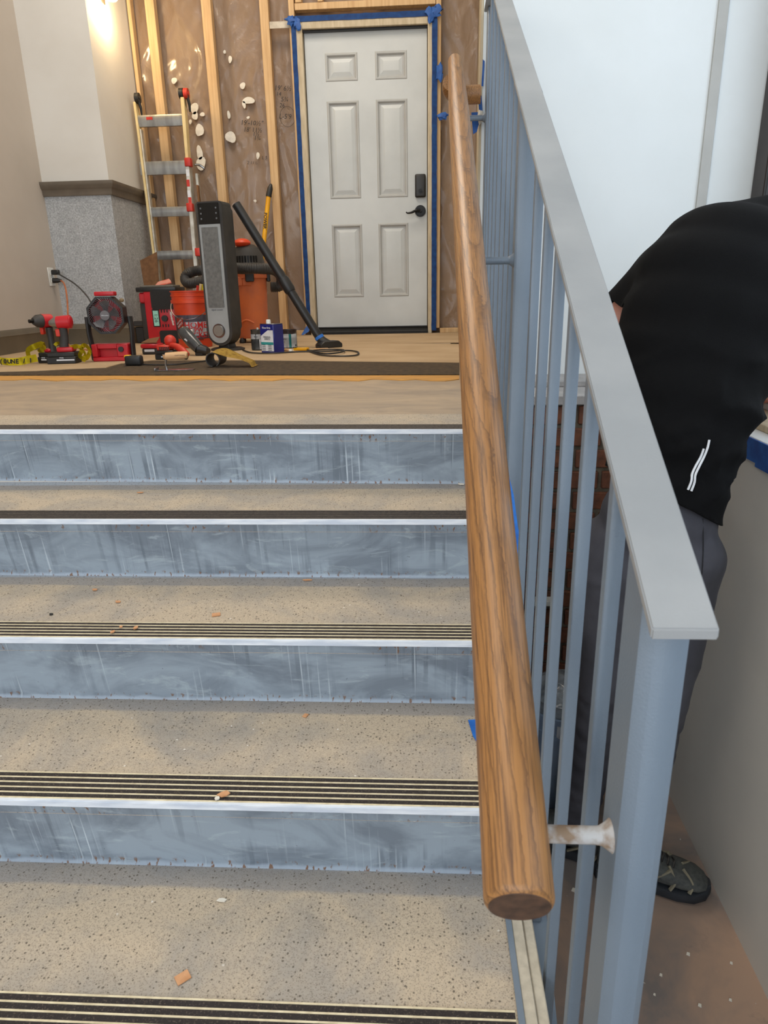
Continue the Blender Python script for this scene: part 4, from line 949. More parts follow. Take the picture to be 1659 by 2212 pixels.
MB().tube([(2*k, .03, 26*k), (6*k, .03, 50*k), (7*k, .03, 74*k)], [.020, .016, .018], 14, ry=.022).build('grip', darkgrey_pl, d2)
zc = 86*k
MB().tube([(25*k, .03, zc), (-2*k, .03, zc-1*k)], [14*k, 13*k], 20, smooth=False).ell((25*k, .03, zc), (4*k, 13*k, 13*k)).build('motor_body', red_pl, d2)
MB().tube([(-2*k, .03, zc-1*k), (-7*k, .03, zc-1*k), (-12*k, .03, zc-2*k), (-19*k, .03, zc-2*k)], [12*k, 11*k, 9*k, 5*k], 20, smooth=False).build('chuck', alum, d2)
MB().box(-8*k, 2*k, .015, .045, 56*k, 72*k, .004).build('trigger', red2_pl, d2)
# ---- tape measure
c = at(287, 790, z=.0045); k = unit(c); tm = thing('tape_measure', 'black and yellow tape measure in front of the jobsite fan', 'tape measure', c)
MB().box(-18*k, 18*k, 0, .045, 0, 21*k, .010, seg=3).build('case', black_pl, tm); MB().box(-19*k, -6*k, .006, .039, 14*k, 22*k, .004).build('yellow_insert', yellow_p, tm); MB().box(-20*k, -17*k, .012, .03, 0, .012, .001).build('tape_hook', steel, tm)
# ---- yellow straps
def strap(name, pts, wdt, m_, label, rollv=Vector((0, -.5, 1)), th_=.0016):
    P = spline([Vector(p) for p in pts], 5); c = P[0].copy(); m = MB(c); V = []
    for i, p in enumerate(P):
        t = (P[min(i+1, len(P)-1)]-P[max(i-1, 0)]).normalized(); s_ = t.cross(rollv); s_.normalize()
        V.append((m.bm.verts.new(p-s_*wdt/2), m.bm.verts.new(p+s_*wdt/2)))
    for A, B in zip(V, V[1:]): m.bm.faces.new((A[0], A[1], B[1], B[0]))
    bmesh.ops.solidify(m.bm, geom=m.bm.faces[:], thickness=th_); o = m.build(name, m_, None, 60); o.location = c; return tag(o, label, 'strap')
yS = at(40, 788, z=.01).y
st_ = strap('strap', [at(-12, 775, y=yS+.02), at(10, 781, y=yS), at(40, 781, y=yS), at(60, 777, y=yS), at(80, 773, y=yS+.02)], .038, yellow_m, 'yellow printed strap lying left of the two drills', Vector((0, 1, .25)))
for ch, px in (('(', 2), ('0', 11), ('U', 20), ('N', 28), ('E', 37), ('/', 52), ('1', 66)):
    p = at(px, 781-(.08*max(0, px-40)), y=yS-.006)-st_.location; text(ch, .030, ink, st_, p, (math.pi/2-.2, 0, 0), bold=.0012, ext=.0004)
strap('strap', [at(62, 770, y=yS+.08), at(61, 757, y=yS+.09), at(76, 748, y=yS+.10), at(93, 743, y=yS+.10), at(94, 752, y=yS+.14), at(84, 762, y=yS+.15)], .028, yellow_m, 'yellow strap loop standing behind the left drill', Vector((.2, 1, .1)))
strap('strap', [at(118, 746, y=yS+.12), at(126, 741, y=yS+.14), at(136, 750, y=yS+.15), at(124, 754, y=yS+.15)], .016, yellow_m, 'small yellow strap curl seen between the two drills', Vector((0, 1, .2)))
bc = at(178, 784, z=.004); yb2 = bc.y
strap('strap', [at(153, 751, y=yb2), at(168, 748, y=yb2-.01), at(176, 757, y=yb2), at(172, 770, y=yb2+.01), at(186, 774, y=yb2), at(194, 758, y=yb2-.01), at(184, 746, y=yb2), at(176, 752, y=yb2+.02), at(183, 764, y=yb2-.02), at(180, 781, y=yb2-.03)], .022, yellow_m, 'crumpled yellow strap heap between the drill and the fan', Vector((.3, 1, .2)))
# ---- outlet and plugs on the left wall
yo = 4.70; c = at(110, 598, x=XL+.001); ol = thing('wall_outlet', 'wall outlet with two plugs low on the beige wall', 'outlet', c, 0)
MB().box(0, .006, -.036, .036, -.058, .058, .002).build('cover_plate', white_pl, ol)
for dz in (-.024, .024): MB().box(.006, .009, -.014, .014, dz-.014, dz+.014, .003).build('socket', white_pl, ol)
cdp = [c+Vector((.012, 0, .024)), c+Vector((.055, -.01, .02)), at(160, 612, y=4.4), at(185, 636, y=4.0), at(200, 659, y=3.66), at(206, 668, y=fn_.location.y+.06)]
fc = thing('power_cord', 'black power cord running from the wall outlet to the jobsite fan', 'cord', cdp[0]); MB(cdp[0]).tube(cdp[1:], .0045, 8).build('cable', black_pl, fc); MB(cdp[0]).box(cdp[0].x, cdp[0].x+.05, cdp[0].y-.014, cdp[0].y+.014, cdp[0].z-.012, cdp[0].z+.02, .005).build('plug', black_pl, fc)
q0 = c+Vector((.012, 0, -.024)); pts = [q0+Vector((.05, 0, 0)), at(138, 612, y=4.66), at(143, 630, y=4.6), at(146, 660, y=4.5), at(147, 700, y=4.45), Vector((at(150, 748, z=.01).x, at(150, 748, z=.01).y, .012)), at(200, 757, z=.01)]
oc = thing('electric_cord', 'orange extension cord hanging from the wall outlet to the floor', 'cord', q0); MB(q0).tube(pts, .0052, 8).build('cable', cord_o, oc); MB(q0).tube([q0, q0+Vector((.03, 0, 0)), q0+Vector((.055, 0, 0))], [.017, .016, .008], 12, smooth=False).build('plug', black_pl, oc)
p = at(168, 735, z=.02); o = MB(p).tube([p+Vector((-.05, .08, .10)), p+Vector((0, 0, .07)), p+Vector((.07, -.02, .05))], [.02, .026, .016], 10).build('cord_connector', black_pl); o.location = p; tag(o, 'black cord adapter hanging behind the right drill', 'adapter')
# ---- red cordless tools and batteries in front of the radio
c = at(325, 766, z=.004); k = unit(c); t1 = thing('battery_charger', 'red battery tool lying between the fan and the radio', 'charger', c)
MB().box(-18*k, 16*k, 0, .10, 0, 13*k, .006).build('charger_base', darkgrey_pl, t1); MB().box(-20*k, 18*k, -.004, .10, 13*k, 22*k, .006).build('charger_body', red_pl, t1)
MB().sheet([(-20*k, .02, 24*k), (16*k, .0, 24*k), (12*k, .09, 34*k), (-14*k, .09, 30*k)], .003).build('card_insert', brown_board, t1)
MB().box(-12*k, 10*k, -.0015, 0, 6*k, 11*k).build('battery_label', label_w, t1)
c = at(303, 742, z=.004); o = thing('speaker_charger', 'small black charger standing between fan and radio', 'charger', (c.x, c.y+.02, .004)); k = unit(c)
MB().box(-10*k, 9*k, 0, .07, 0, 34*k, .006).build('charger_body', black_pl, o); MB().box(-12*k, 9*k, -.004, .07, 36*k, 46*k, .004).build('charger_top', darkgrey_pl, o)
c = at(362, 777, z=.0045); k = unit(c); t2 = thing('angle_grinder', 'red cordless grinder lying on its battery in front of the radio', 'grinder', c, math.radians(-8))
battery(t2, -27*k, 16*k, -.01, .08, 19*k)
MB().box(-24*k, 4*k, .0, .075, 19*k, 30*k, .006).build('tool_foot', red2_pl, t2)
for i in range(6): MB().box((-16+i*4)*k, (-14+i*4)*k, -.003, .0, 20*k, 27*k).build('cooling_rib', darkgrey_pl, t2)
MB().ell((0*k, .05, 38*k), (13*k, .03, 13*k)).build('gear_head', red2_pl, t2)
MB().tube([(5*k, .03, 30*k), (22*k, .02, 26*k), (38*k, .0, 18*k), (50*k, -.01, 10*k)], [.012, .018, .020, .014], 12).build('grip', red2_pl, t2)
MB().tube([(28*k, .0, 12*k), (48*k, -.01, 5*k)], [.016, .012], 10, smooth=False).build('grip_underside', darkgrey_pl, t2)
c = at(420, 768, z=.0045); k = unit(c); t3 = thing('cordless_rotary_tool', 'dark clear-bodied cordless tool leaning by the orange bucket', 'tool', c)
smoke = simple('smoked_grey_plastic', (58, 60, 62), (76, 76, 74), 10, .2)
MB().tube([(-28*k, .06, 50*k), (-22*k, .05, 46*k), (-4*k, .02, 28*k), (12*k, .0, 14*k)], [12*k, 14*k, 14*k, 12*k], 18, smooth=False).build('body', smoke, t3)
MB().tube([(10*k, .0, 14*k), (26*k, .0, 10*k), (30*k, .02, 9*k)], [.030, .026, .014], 12, smooth=False).build('rear_cap', black_pl, t3)
MB().box(-.022, .022, -.001, .001, -.004, .004, mat=Matrix.Translation((-10*k, -.008, 30*k)) @ Matrix.Rotation(math.radians(38), 4, 'Y')).build('badge', label_w, t3)
MB().box(4*k, 22*k, -.02, .03, 0, 8*k, .005).build('battery_pack', black_pl, t3)
# ---- wooden-handled trowel
c = at(365, 800, z=.0045); k = unit(c); tw = thing('trowel', 'steel finishing trowel with a pale wooden handle on the carpet backing', 'trowel', c, math.radians(6))
MB().box(-30*k, 52*k, -.012, .045, 0, .0018, .0006).build('blade', steel, tw)
MB().box(-30*k, -27*k, -.014, .046, .0018, .012, .001).build('blade_end', steel, tw)
MB().tube([(-6*k, .017, .0018), (-8*k, .017, 12*k), (-5*k, .017, 24*k), (2*k, .017, 29*k)], [.004, .005, .006, .006], 10).build('shank', steel, tw)
hh_ = MB().tube([(-6*k, .017, 29*k), (-3*k, .017, 29*k), (20*k, .017, 30*k), (38*k, .017, 31*k), (41*k, .017, 31*k)], [7*k, 8*k, 8.4*k, 7.6*k, 5*k], 20).build('wooden_handle', lightwood, tw)
text('CRAFTSMAN', .008, brown_board, hh_, (26*k, .017-8.4*k-.0006, 31*k), ext=.0002)
# ---- offcut of carpet, rolled, and folded yellow pad
c = at(462, 793, z=.0045); k = unit(c); rl = thing('carpet_offcut', 'curled grey and yellow underlay offcut in front of the tower heater', 'underlay', c)
P = []
cz = 16*k
for i in range(20):
    a = math.radians(-60+i*17); P.append((15.5*k*math.cos(a), cz+15.5*k*math.sin(a)))
P2 = [(x*.86, cz+(z-cz)*.86) for x, z in P]
m = MB(); 
for i in range(len(P)-1): m.prism([P[i], P[i+1], P2[i+1], P2[i]], -.01, .11, 'y')
m.build('curled_roll', darkgrey_pl, rl)
def pf(u, v): 
    x = (2+88*u)*k; y = .085-.10*v-.02*u; z = (34*math.cos(u*1.35)**1.2 if u < .95 else 0)*k*(1-.20*v)+.002+.008*math.sin(u*7+v*2)*(1-u)
    return Vector((x, y, max(z, .002)))
MB().grid(pf, 22, 8, .006).build('yellow_pad', yellow_pad, rl)
# ---- cans
def can(name, pxc, pyb, rpx, hpx, mats, label):
    c = at(pxc, pyb, z=.0045); k = unit(c); o = thing(name, label, 'can', c); R = rpx*k; H = hpx*k
    MB().lathe([(R*.97, 0), (R, .003), (R, H-.006), (R*1.03, H-.004), (R*1.03, H), (R*.94, H), (R*.93, H-.006)], 32).build('can_body', mats[0], o, 30)
    return o, R, H, k
o, R, H, k = can('paint_can', 558, 756, 13.5, 43, (simple('tin_grey', (88, 90, 90), (60, 62, 62), 8, .35, .6),), 'small grey metal can with white paper label left of the blue can')
patch(o, H*.55, H*.78, -75, 75, label_w, lambda z: R, 'label'); patch(o, .006, H*.54, -70, 28, simple('dark_can_print', (54, 56, 58), (86, 88, 88), 14, .5), lambda z: R, 'label'); patch(o, .006, H*.54, 28, 70, label_w, lambda z: R, 'label')
wraptext('Stain', .012, ink, o, 0, H*.67, lambda z: R)
MB().lathe([(.004, H-.002), (.007, H+.008), (.002, H+.010)], 10, (.006, -.006, 0)).build('rivet', white_pl, o)
o, R, H, k = can('paint_can', 624, 751, 18.5, 38, (simple('dark_brown_can', (48, 38, 38), (60, 50, 48), 8, .35, .3),), 'paint can with white label and teal stripe right of the blue can')
patch(o, .004, H*.78, -80, 80, label_w, lambda z: R, 'label'); patch(o, .004, H*.78, 14, 30, label_t, lambda z: R, 'label', .002)
wraptext('Minwax', .016, label_d, o, -26, H*.52, lambda z: R); wraptext('POLY', .010, label_d, o, -26, H*.34, lambda z: R); patch(o, .010, H*.20, 56, 70, label_d, lambda z: R, 'label', .0018)
MB().tube([(R*1.0*math.cos(math.radians(a)), -R*1.02*abs(math.sin(math.radians(a))), H*.86-.012*math.sin(math.radians(a))) for a in range(0, 181, 12)], .0012, 5).build('bail_handle', steel, o)
c = at(590, 762, z=.0045); k = unit(c); o = thing('solvent_can', 'tall rectangular navy blue solvent can with a white cap', 'can', c, math.radians(-32))
w_, d_, H = .062, .040, 60*k
MB().box(-w_+.01, w_-.01, -d_, d_, 0, H, .004).build('can_body', blue_can, o)
MB().box(-w_+.011, w_-.011, -d_+.001, d_-.001, H, H+.003, .001).build('rim', steel, o)
MB().lathe([(.013, H+.003), (.013, H+.018), (.010, H+.024)], 16, (-.02, 0, 0)).build('cap', white_pl, o)
MB().prism([(-.045, .012), (.047, .012), (.047, H*.80), (.010, H*.80), (-.045, H*.60)], -d_-.0012, -d_, 'y').build('label', label_w, o)
MB().box(-.045, .047, -d_-.0018, -d_-.0012, H*.30, H*.39).build('label_stripe', label_t, o)
text('MINERAL', .014, label_d, o, (.002, -d_-.0018, H*.56)); text('SPIRITS', .014, label_d, o, (.002, -d_-.0018, H*.49)); text('Klean-Strip', .014, label_w, o, (0, -d_-.0014, H*.88))
for i in range(4):
    for xx in (-.028, .018): MB().box(xx-.012, xx+.014, -d_-.0018, -d_-.0012, .016+i*.009, .020+i*.009).build('fine_print', label_d, o)
# ---- black cord looped on the paper, with small tools
c = at(712, 760, z=.010)
def fl(px, py, z=.010): return at(px, py, z=z)
pts = [fl(524, 756), fl(545, 762), fl(590, 763), fl(640, 760), fl(700, 759), fl(750, 757), fl(774, 761), fl(765, 768), fl(720, 769), fl(690, 766), fl(668, 758), fl(700, 764, .014), fl(730, 762, .014), fl(744, 758, .014), fl(735, 755), fl(700, 755), fl(670, 757), fl(655, 752)]
o = MB(pts[0]).tube(pts, .0042, 6).build('power_cord', black_pl); o.location = pts[0]; tag(o, 'thin black cord looped on the floor paper in front of the cans', 'cord')
pts = [fl(300, 786), fl(330, 788, .008), fl(380, 787, .008), (fl(430, 781, .008)), fl(447, 779, .008)]
o = MB(pts[0]).tube(pts, .0035, 6).build('power_cord', black_pl); o.location = pts[0]; tag(o, 'thin black cord along the paper edge behind the trowel', 'cord')
c = fl(655, 757, .006); o = thing('utility_knife', 'yellow handled utility knife on the floor paper near the cans', 'knife', c, math.radians(-8)); k = unit(c)
MB().prism([(-22*k, -.004), (-8*k, -.016), (10*k, -.018), (12*k, .018), (-6*k, .020)], 0, .016, 'z', bevel=.003).build('handle', yellow_p, o); MB().prism([(-22*k, -.004), (-14*k, -.012), (-14*k, .006)], .016, .019, 'z').build('blade_guard', black_pl, o)
c = fl(618, 756, .012); o = thing('putty_brush', 'small brush with a bare wooden handle right of the blue can', 'brush', c, math.radians(-20)); MB().tube([(-.03, 0, 0), (0, 0, 0), (.022, 0, -.003)], [.006, .009, .007], 10).build('wooden_handle', lightwood, o); MB().tube([(.022, 0, -.003), (.040, 0, -.005)], .0085, 10, smooth=False).build('ferrule', white_pl, o)
c = fl(688, 755, .007); o = MB(c).sheet([c+Vector((-.03, 0, 0)), c+Vector((.06, .01, 0)), c+Vector((.05, .03, .003)), c+Vector((-.02, .02, .003))], .003).build('cedar_shim', lightwood); o.location = c; tag(o, 'thin wooden shim beside the utility knife', 'shim')
# ---- yellow extension pole
pt, pm_, pb_ = at(585, 400, y=5.40), at(580, 425, y=5.39), at(556, 660, y=5.18)
o = thing('extension_pole', 'yellow extension pole with black tip leaning on a stud', 'pole', (pb_.x, pb_.y, .004)); L0 = Vector(o.location); low = pb_+(pb_-pt)*(pb_.z/(pt.z-pb_.z))*.985
MB(L0).tube([low, pm_], .0165, 16, smooth=False).build('shaft', yellow_p, o); MB(L0).tube([pm_, pm_.lerp(pt, .7), pt, pt+(pt-pm_)*.12], [.021, .020, .012, .006], 16, smooth=False).build('tip', black_pl, o)
d = (pb_-pm_).normalized(); p = pm_+d*.22-L0; ang = math.atan2(-d.z, d.x)
text('POWERLOCK', .032, ink, o, p+Vector((0, -.0175, 0)), (math.pi/2, ang, 0), bold=.0008)
# ---- ladder in the alcove
bx = at(352, 700, y=5.22)
la = thing('ladder', 'aluminium multi-position ladder standing in the alcove behind the column', 'ladder', (bx.x, 5.22, .004)); L0 = Vector(la.location)
def lad(px, py): 
    z = at(px, py, y=5.28).z; return at(px, py, y=5.22+.10*max(0, min(z, 2))/1.6)
lt, lb = lad(298, 225), lad(347, 700); rt_, rm, rb_ = lad(394, 212), lad(407, 345), lad(437, 640)
def rung(py0, py1, x0, x1, label_red=None):
    a = lad(x0, (py0+py1)/2); b = lad(x1, (py0+py1)/2); h = (py1-py0)*unit(a)/2
    m = MB(L0); m.prism([(-.012, -h), (.012, -h), (.018, -h*.2), (.018, h*.6), (.012, h), (-.012, h), (-.018, h*.6), (-.018, -h*.2)], a.x, b.x, 'x', mat=Matrix.Translation((0, a.y, (a.z+b.z)/2)), bevel=.0)
    return m.build('rung', alum, la)
rungs = [rung(250, 272, 298, 396), rung(350, 376, 304, 407), rung(448, 467, 318, 415), rung(542, 560, 333, 430), rung(636, 652, 345, 440)]
for px, py, xw in ((325, 257, 9),): 
    p = lad(px, py); MB(L0).box(p.x-.022, p.x+.022, p.y-.0205, p.y-.018, p.z-.009, p.z+.009).build('red_decal', red2_pl, rungs[0])
def side(pts, wx, wy, m_, name):
    m = MB(L0); rows = []
    for p in pts: rows.append([m.bm.verts.new(p+Vector((a, b, 0))) for a, b in ((-wx, -wy), (wx, -wy), (wx, wy), (-wx, wy))])
    for A, B in zip(rows, rows[1:]):
        for j in range(4): m.bm.faces.new((A[j], A[(j+1) % 4], B[(j+1) % 4], B[j]))
    m.bm.faces.new(rows[0]); m.bm.faces.new(rows[-1][::-1]); bmesh.ops.bevel(m.bm, geom=m.bm.edges[:], offset=.003, segments=1, affect='EDGES'); return m.build(name, m_, la)
side([lad(293, 222), lad(303, 300), lad(352, 690), lad(356, 722)], .008, .030, pale_rail, 'side_rail')
side([lad(305, 280), lad(345, 600), lad(357, 715)], .006, .022, alum2, 'inner_rail')
side([lad(396, 212), lad(407, 350)], .012, .030, pale_rail, 'side_rail')
lw_ = side([lad(407, 350), lad(415, 455), lad(424, 560), lad(432, 660), lad(436, 720)], .014, .034, alum2, 'lower_rail')
side([lad(420, 372)+Vector((0, .06, 0)), lad(440, 600)+Vector((0, .06, 0)), lad(447, 700)+Vector((0, .06, 0))], .010, .02, alum2, 'rear_leg')
side([lad(427, 400)+Vector((0, -.0, 0)), lad(447, 600), lad(455, 700)], .006, .02, brown_board, 'rear_leg')
for i, (px, py) in enumerate(((412, 375), (413, 397), (415, 420), (417, 435))):
    p = lad(px-3, py); MB(L0).box(p.x-.011, p.x+.011, p.y-.0375, p.y-.0345, p.z-.022, p.z+.022).build('warning_sticker', (label_w, red2_pl, label_w, red2_pl)[i], lw_)
for px, py in ((409, 352), (413, 449), (431, 545)):
    p = lad(px, py); MB(L0).box(p.x-.022, p.x+.022, p.y-.045, p.y+.01, p.z-.028, p.z+.028, .006, seg=2).build('rung_lock', red2_pl, la)
p = lad(420, 356); MB(L0).tube([p, p+Vector((.03, .02, 0)), p+Vector((.06, .03, -.02))], .008, 10).build('hinge_pin', steel, la)
for px, py, mm in ((297, 216, black_pl), (392, 206, black_pl), (402, 206, red2_pl)):
    p = lad(px, py); MB(L0).cyl(p+Vector((-.012, 0, .01)), p+Vector((.016, 0, .01)), .034, n=20).cyl(p+Vector((-.018, 0, .01)), p+Vector((.022, 0, .01)), .014, n=12).build('hinge', mm, la)
    MB(L0).tube([p+Vector((.008, -.01, .0)), p+Vector((.016, 0, -.05)), p+Vector((.014, .01, -.10))], [.012, .010, .006], 8).build('hinge_arm', black_pl, la)
# ---- wall lamp on the column
sx_ = cx1
pl_ = at(240, 4, x=sx_+.07); o = thing('wall_lamp', 'white opal glass wall lamp high on the side of the column', 'lamp', (sx_+.001, pl_.y, pl_.z))
opal = emis('lit_opal_glass', (255, 226, 170), 3.0)
MB().box(0, .012, -.05, .05, .0, .20, .003).build('wall_plate', simple('satin_nickel', (150, 146, 138), (140, 136, 128), 10, .3, .9), o)
MB().lathe([(.001, .0), (.028, .002), (.042, .016), (.048, .05), (.050, .19), (.046, .20)], 28, (.075, 0, .005)).build('glass_shade', opal, o, 60)
MB().tube([(.01, 0, .14), (.03, 0, .14)], .008, 8, smooth=False).build('arm', MAT['satin_nickel'], o)
l = bpy.data.lights.new('lamp_bulb', 'POINT'); l.energy = 8; l.color = (1.0, .74, .40); l.shadow_soft_size = .03; lo = bpy.data.objects.new('lamp_bulb', l); COL.objects.link(lo); lo.location = (sx_+.075, pl_.y, pl_.z-.045)
# ================================================================ small litter and tape on the stairs
def chip(px, py, k_, w, h, m_, label, cat='wood chip', rot=0, kk=0):
    c = at(px, py, z=-k_*RISE+.001); u = unit(c); o_ = []
    for i in range(6):
        a = 2*math.pi*i/6+.3; r = 1+.25*math.sin(i*2.3+px)
        o_.append((c.x+w*u*r*math.cos(a)*.5, c.y+h*u*1.6*r*math.sin(a)*.5))
    z0 = c.z+.0005 + (.0026 if kk else 0); m = MB((c.x, c.y, z0)).prism(o_, z0, z0+.0018, 'z'); o = m.build('wood_chip' if cat == 'wood chip' else 'paint_flake', m_); o.location = (c.x, c.y, z0+.0003); return tag(o, label, cat)
def sqchip(px, py, k_, s_, label, rot):
    c = at(px, py, z=-k_*RISE+.001); u = unit(c)*s_; m = MB(); m.box(-u, u, -u*.8, u*.8, 0, .002, .0004); o = m.build('wood_chip', chip_m); o.location = (c.x, c.y, -k_*RISE+.0006); o.rotation_euler = (0, 0, rot); return tag(o, label, 'wood chip')
sqchip(395, 2112, 4, 15, 'square tan wood chip on the nearest visible tread', .7)
sqchip(467, 1328, 2, 9, 'square tan wood chip left of centre on the third tread', .3)
sqchip(660, 1546, 3, 6, 'small tan wood chip right of centre on the fourth tread', 1.2)
chip(484, 1720, 3, 26, 12, chip_m, 'curled wood shaving on the grip strips of the fourth step', kk=1)
chip(470, 1729, 3, 14, 6, flake, 'pale splinter beside the curled wood shaving', kk=1)
chip(294, 1360, 2, 12, 8, chip_m, 'right one of the chips on the third step grip strips', kk=1)
chip(262, 1358, 2, 9, 5, chip_m, 'middle one of the chips on the third step grip strips', kk=1)
chip(244, 1369, 2, 11, 7, chip_m, 'left one of the chips on the third step grip strips', kk=1)
chip(303, 1065, 1, 12, 4, chip_m, 'thin reddish chip on the second tread', kk=0)
chip(205, 1275, 2, 14, 5, chip_m, 'reddish shaving at the left of the third tread')
chip(255, 1301, 2, 14, 5, chip_m, 'flat tan chip above the dark fleck on the third tread')
chip(665, 1254, 2, 26, 3, chip_m, 'tan sliver near the back of the third tread')
chip(111, 1328, 2, 11, 4, ink, 'dark fleck at the left of the third tread', 'fleck')
chip(362, 1038, 1, 9, 6, flake, 'white crumb against the riser of the first step', 'paint flake')
chip(996, 1047, 1, 14, 8, flake, 'white flake beside the handrail on the second tread', 'paint flake')
chip(479, 1946, 4, 18, 7, flake, 'pale flake in the middle of the nearest tread', 'paint flake')
chip(136, 1858, 4, 8, 5, flake, 'white flake at the upper left of the nearest tread', 'paint flake')
for i, (px, py, w) in enumerate(((1240, 1925, 16), (1487, 2063, 12), (1428, 2108, 10), (1580, 2082, 9), (1512, 2174, 12), (1578, 2162, 10), (1414, 2150, 8))):
    c = at(px, py, z=LOW+.001); u = unit(c)*.75; m = MB((c.x, c.y, c.z)).prism([(c.x-w*u*.5, c.y), (c.x+.2*w*u, c.y-w*u*.4), (c.x+w*u*.5, c.y+w*u*.5), (c.x-w*u*.1, c.y+w*u*.7)], c.z, c.z+.0015, 'z'); o = m.build('paint_flake', flake); o.location = (c.x, c.y, c.z)
    tag(o, 'white flake on the brown passage floor, '+(['seen between the last balusters', 'rearmost one right of the newel post', 'second one back along the newel post', 'rightmost one by the grey wall', 'nearest one to the camera', 'just behind the nearest flake', 'closest one to the newel post'])[i], 'paint flake', 'flakes on the passage floor')
# tape: on the fourth tread by the handrail, and on the railing side
c = at(1022, 1575, z=-3*RISE); o = tagpiece('masking_tape', [at(1011, 1555, z=-3*RISE+.002), at(1050, 1552, z=-3*RISE+.002), at(1050, 1600, z=-3*RISE+.020), at(1030, 1602, z=-3*RISE+.004), at(1022, 1590, z=-3*RISE+.002)], tape_b, 'piece of blue tape stuck on the fourth tread beside the handrail')
o = tagpiece('masking_tape', [at(px, py, y=1.42) for px, py in ((1096, 1015), (1110, 1070), (1119, 1140), (1130, 1185), (1127, 1240), (1100, 1240), (1090, 1100))], tape_b, 'long blue tape strip hanging between handrail and balusters')
for n_, P_, lb_ in ((1, [(1043, 128), (1047, 132), (1044, 186), (1040, 186)], 'narrow blue tape on the drywall edge above the rail return'), (2, [(1018, 243), (1032, 242), (1036, 262), (1030, 285), (1022, 290)], 'blue tape hanging below the rail return'), (3, [(1033, 210), (1040, 206), (1044, 262), (1036, 262)], 'crumpled blue tape beside the end post')):
    o = tagpiece('masking_tape', [at(px, py, y=2.597-.003*n_) for px, py in P_], tape_m, lb_)
wad(at(1038, 253, y=2.585), (.008, .008, .02), flake, None, 'plaster_crumb', 3); tag(bpy.data.objects['plaster_crumb'], 'white plaster lump beside the end post', 'plaster')
# ---- grey bucket and things on the passage floor behind the railing
c = at(1190, 1775, z=LOW); c.x += .035; c.y += .09; pb3 = thing('bucket', 'blue-grey plastic bucket on the lower passage floor behind the railing', 'bucket', (c.x, c.y, LOW+.001)); R = .115; Hb = .36
rq = lambda z: R*(.85+.15*z/Hb)
MB().lathe([(rq(0)*.97, 0), (rq(0), .004), (rq(Hb*.8), Hb*.8), (R*1.03, Hb*.81), (R*1.03, Hb*.86), (R*.99, Hb*.865), (R*1.0, Hb*.95), (R*1.05, Hb*.955), (R*1.05, Hb), (R*.97, Hb), (R*.80, .01)], 36).build('bucket_body', clear_m, pb3, 30)
patch(pb3, Hb*.84, Hb*.97, -20, 20, label_w, rq, 'label', .006); patch(pb3, Hb*.88, Hb*.93, -6, 8, ink, rq, 'label', .008)
MB().lathe([(R*.96, Hb-.02), (R*.90, Hb+.03), (R*.5, Hb+.06), (.01, Hb+.065)], 24).build('clear_liner', simple('crumpled_clear_liner', (150, 158, 164), (84, 90, 96), 14, .15, bump=.6, bscale=30, bdist=.01), pb3)
wad((c.x+.06, c.y-.03, LOW+Hb+.06), (.05, .035, .05), tape_b, pb3, 'blue_rag', 4).location = (.06, -.03, Hb+.06)
p0_ = Vector((.30, 1.95, -.62)); p1_ = Vector((.46, 1.95, -.60)); p0_ = at(1146, 1299, y=2.19); p1_ = at(1200, 1296, y=2.19)
o = MB(p0_).box(p0_.x, p1_.x+.02, 2.170, 2.2105, p0_.z-.009, p0_.z+.009, .001).build('wood_batten', white_pl); o.location = p0_; tag(o, 'white painted batten fixed across the brick wall', 'batten')
# ================================================================ the person working at the window sill
def blob(name, balls, m_, parent, org, voxel=.011, smooth=6, post=None, fold=0, angle=80):
    bm = bmesh.new()
    for c, r, rot in balls:
        r = (r, r, r) if isinstance(r, (int, float)) else r
        M = Matrix.Translation(Vector(c)-org) @ (rot.to_4x4() if rot is not None else Matrix.Identity(4)) @ Matrix.Diagonal((r[0], r[1], r[2], 1))
        bmesh.ops.create_uvsphere(bm, u_segments=14 if r[0] > .03 else 9, v_segments=9 if r[0] > .03 else 6, radius=1, matrix=M)
    me = bpy.data.meshes.new(name); bm.to_mesh(me); bm.free()
    o = bpy.data.objects.new('tmp', me); COL.objects.link(o)
    a = o.modifiers.new('r', 'REMESH'); a.mode = 'VOXEL'; a.voxel_size = voxel
    b = o.modifiers.new('s', 'SMOOTH'); b.iterations = smooth; b.factor = .6
    dg = bpy.context.evaluated_depsgraph_get(); dg.update(); me2 = bpy.data.meshes.new_from_object(o.evaluated_get(dg)); bpy.data.objects.remove(o)
    bm = bmesh.new(); bm.from_mesh(me2); bm.normal_update()
    if fold:
        for v_ in bm.verts: v_.co += v_.normal*fold(v_.co+org)
    if post: post(bm)
    bm.normal_update()
    for f_ in bm.faces: f_.smooth = True
    bm.to_mesh(me2); bm.free(); me2.materials.clear(); me2.materials.append(m_)
    o = bpy.data.objects.new(name, me2); COL.objects.link(o); o.parent = parent; return o
def limb(a, b, ra, rb, n=8): 
    a = Vector(a); b = Vector(b); return [(a.lerp(b, i/n), ra+(rb-ra)*i/n, None) for i in range(n+1)]
def P_(px, py, y): return at(px, py, y=y)
footR = at(1396, 1905, z=LOW); footL = at(1262, 1848, z=LOW)
base = Vector(((footR.x+footL.x)/2, (footR.y+footL.y)/2, LOW+.002))
pn = thing('person', 'person in black shirt and charcoal trousers bending over the window sill, seen from behind', 'person', base)
pel = P_(1425, 1130, 1.36); waist = P_(1440, 985, 1.38); mid = P_(1478, 850, 1.43); chest = P_(1530, 700, 1.50); upper = P_(1570, 585, 1.56)
neck = P_(1665, 485, 1.66); head = P_(1745, 440, 1.74)
shL = P_(1462, 575, 1.60); elL = P_(1290, 745, 1.62); wrL = P_(1420, 850, 1.90)
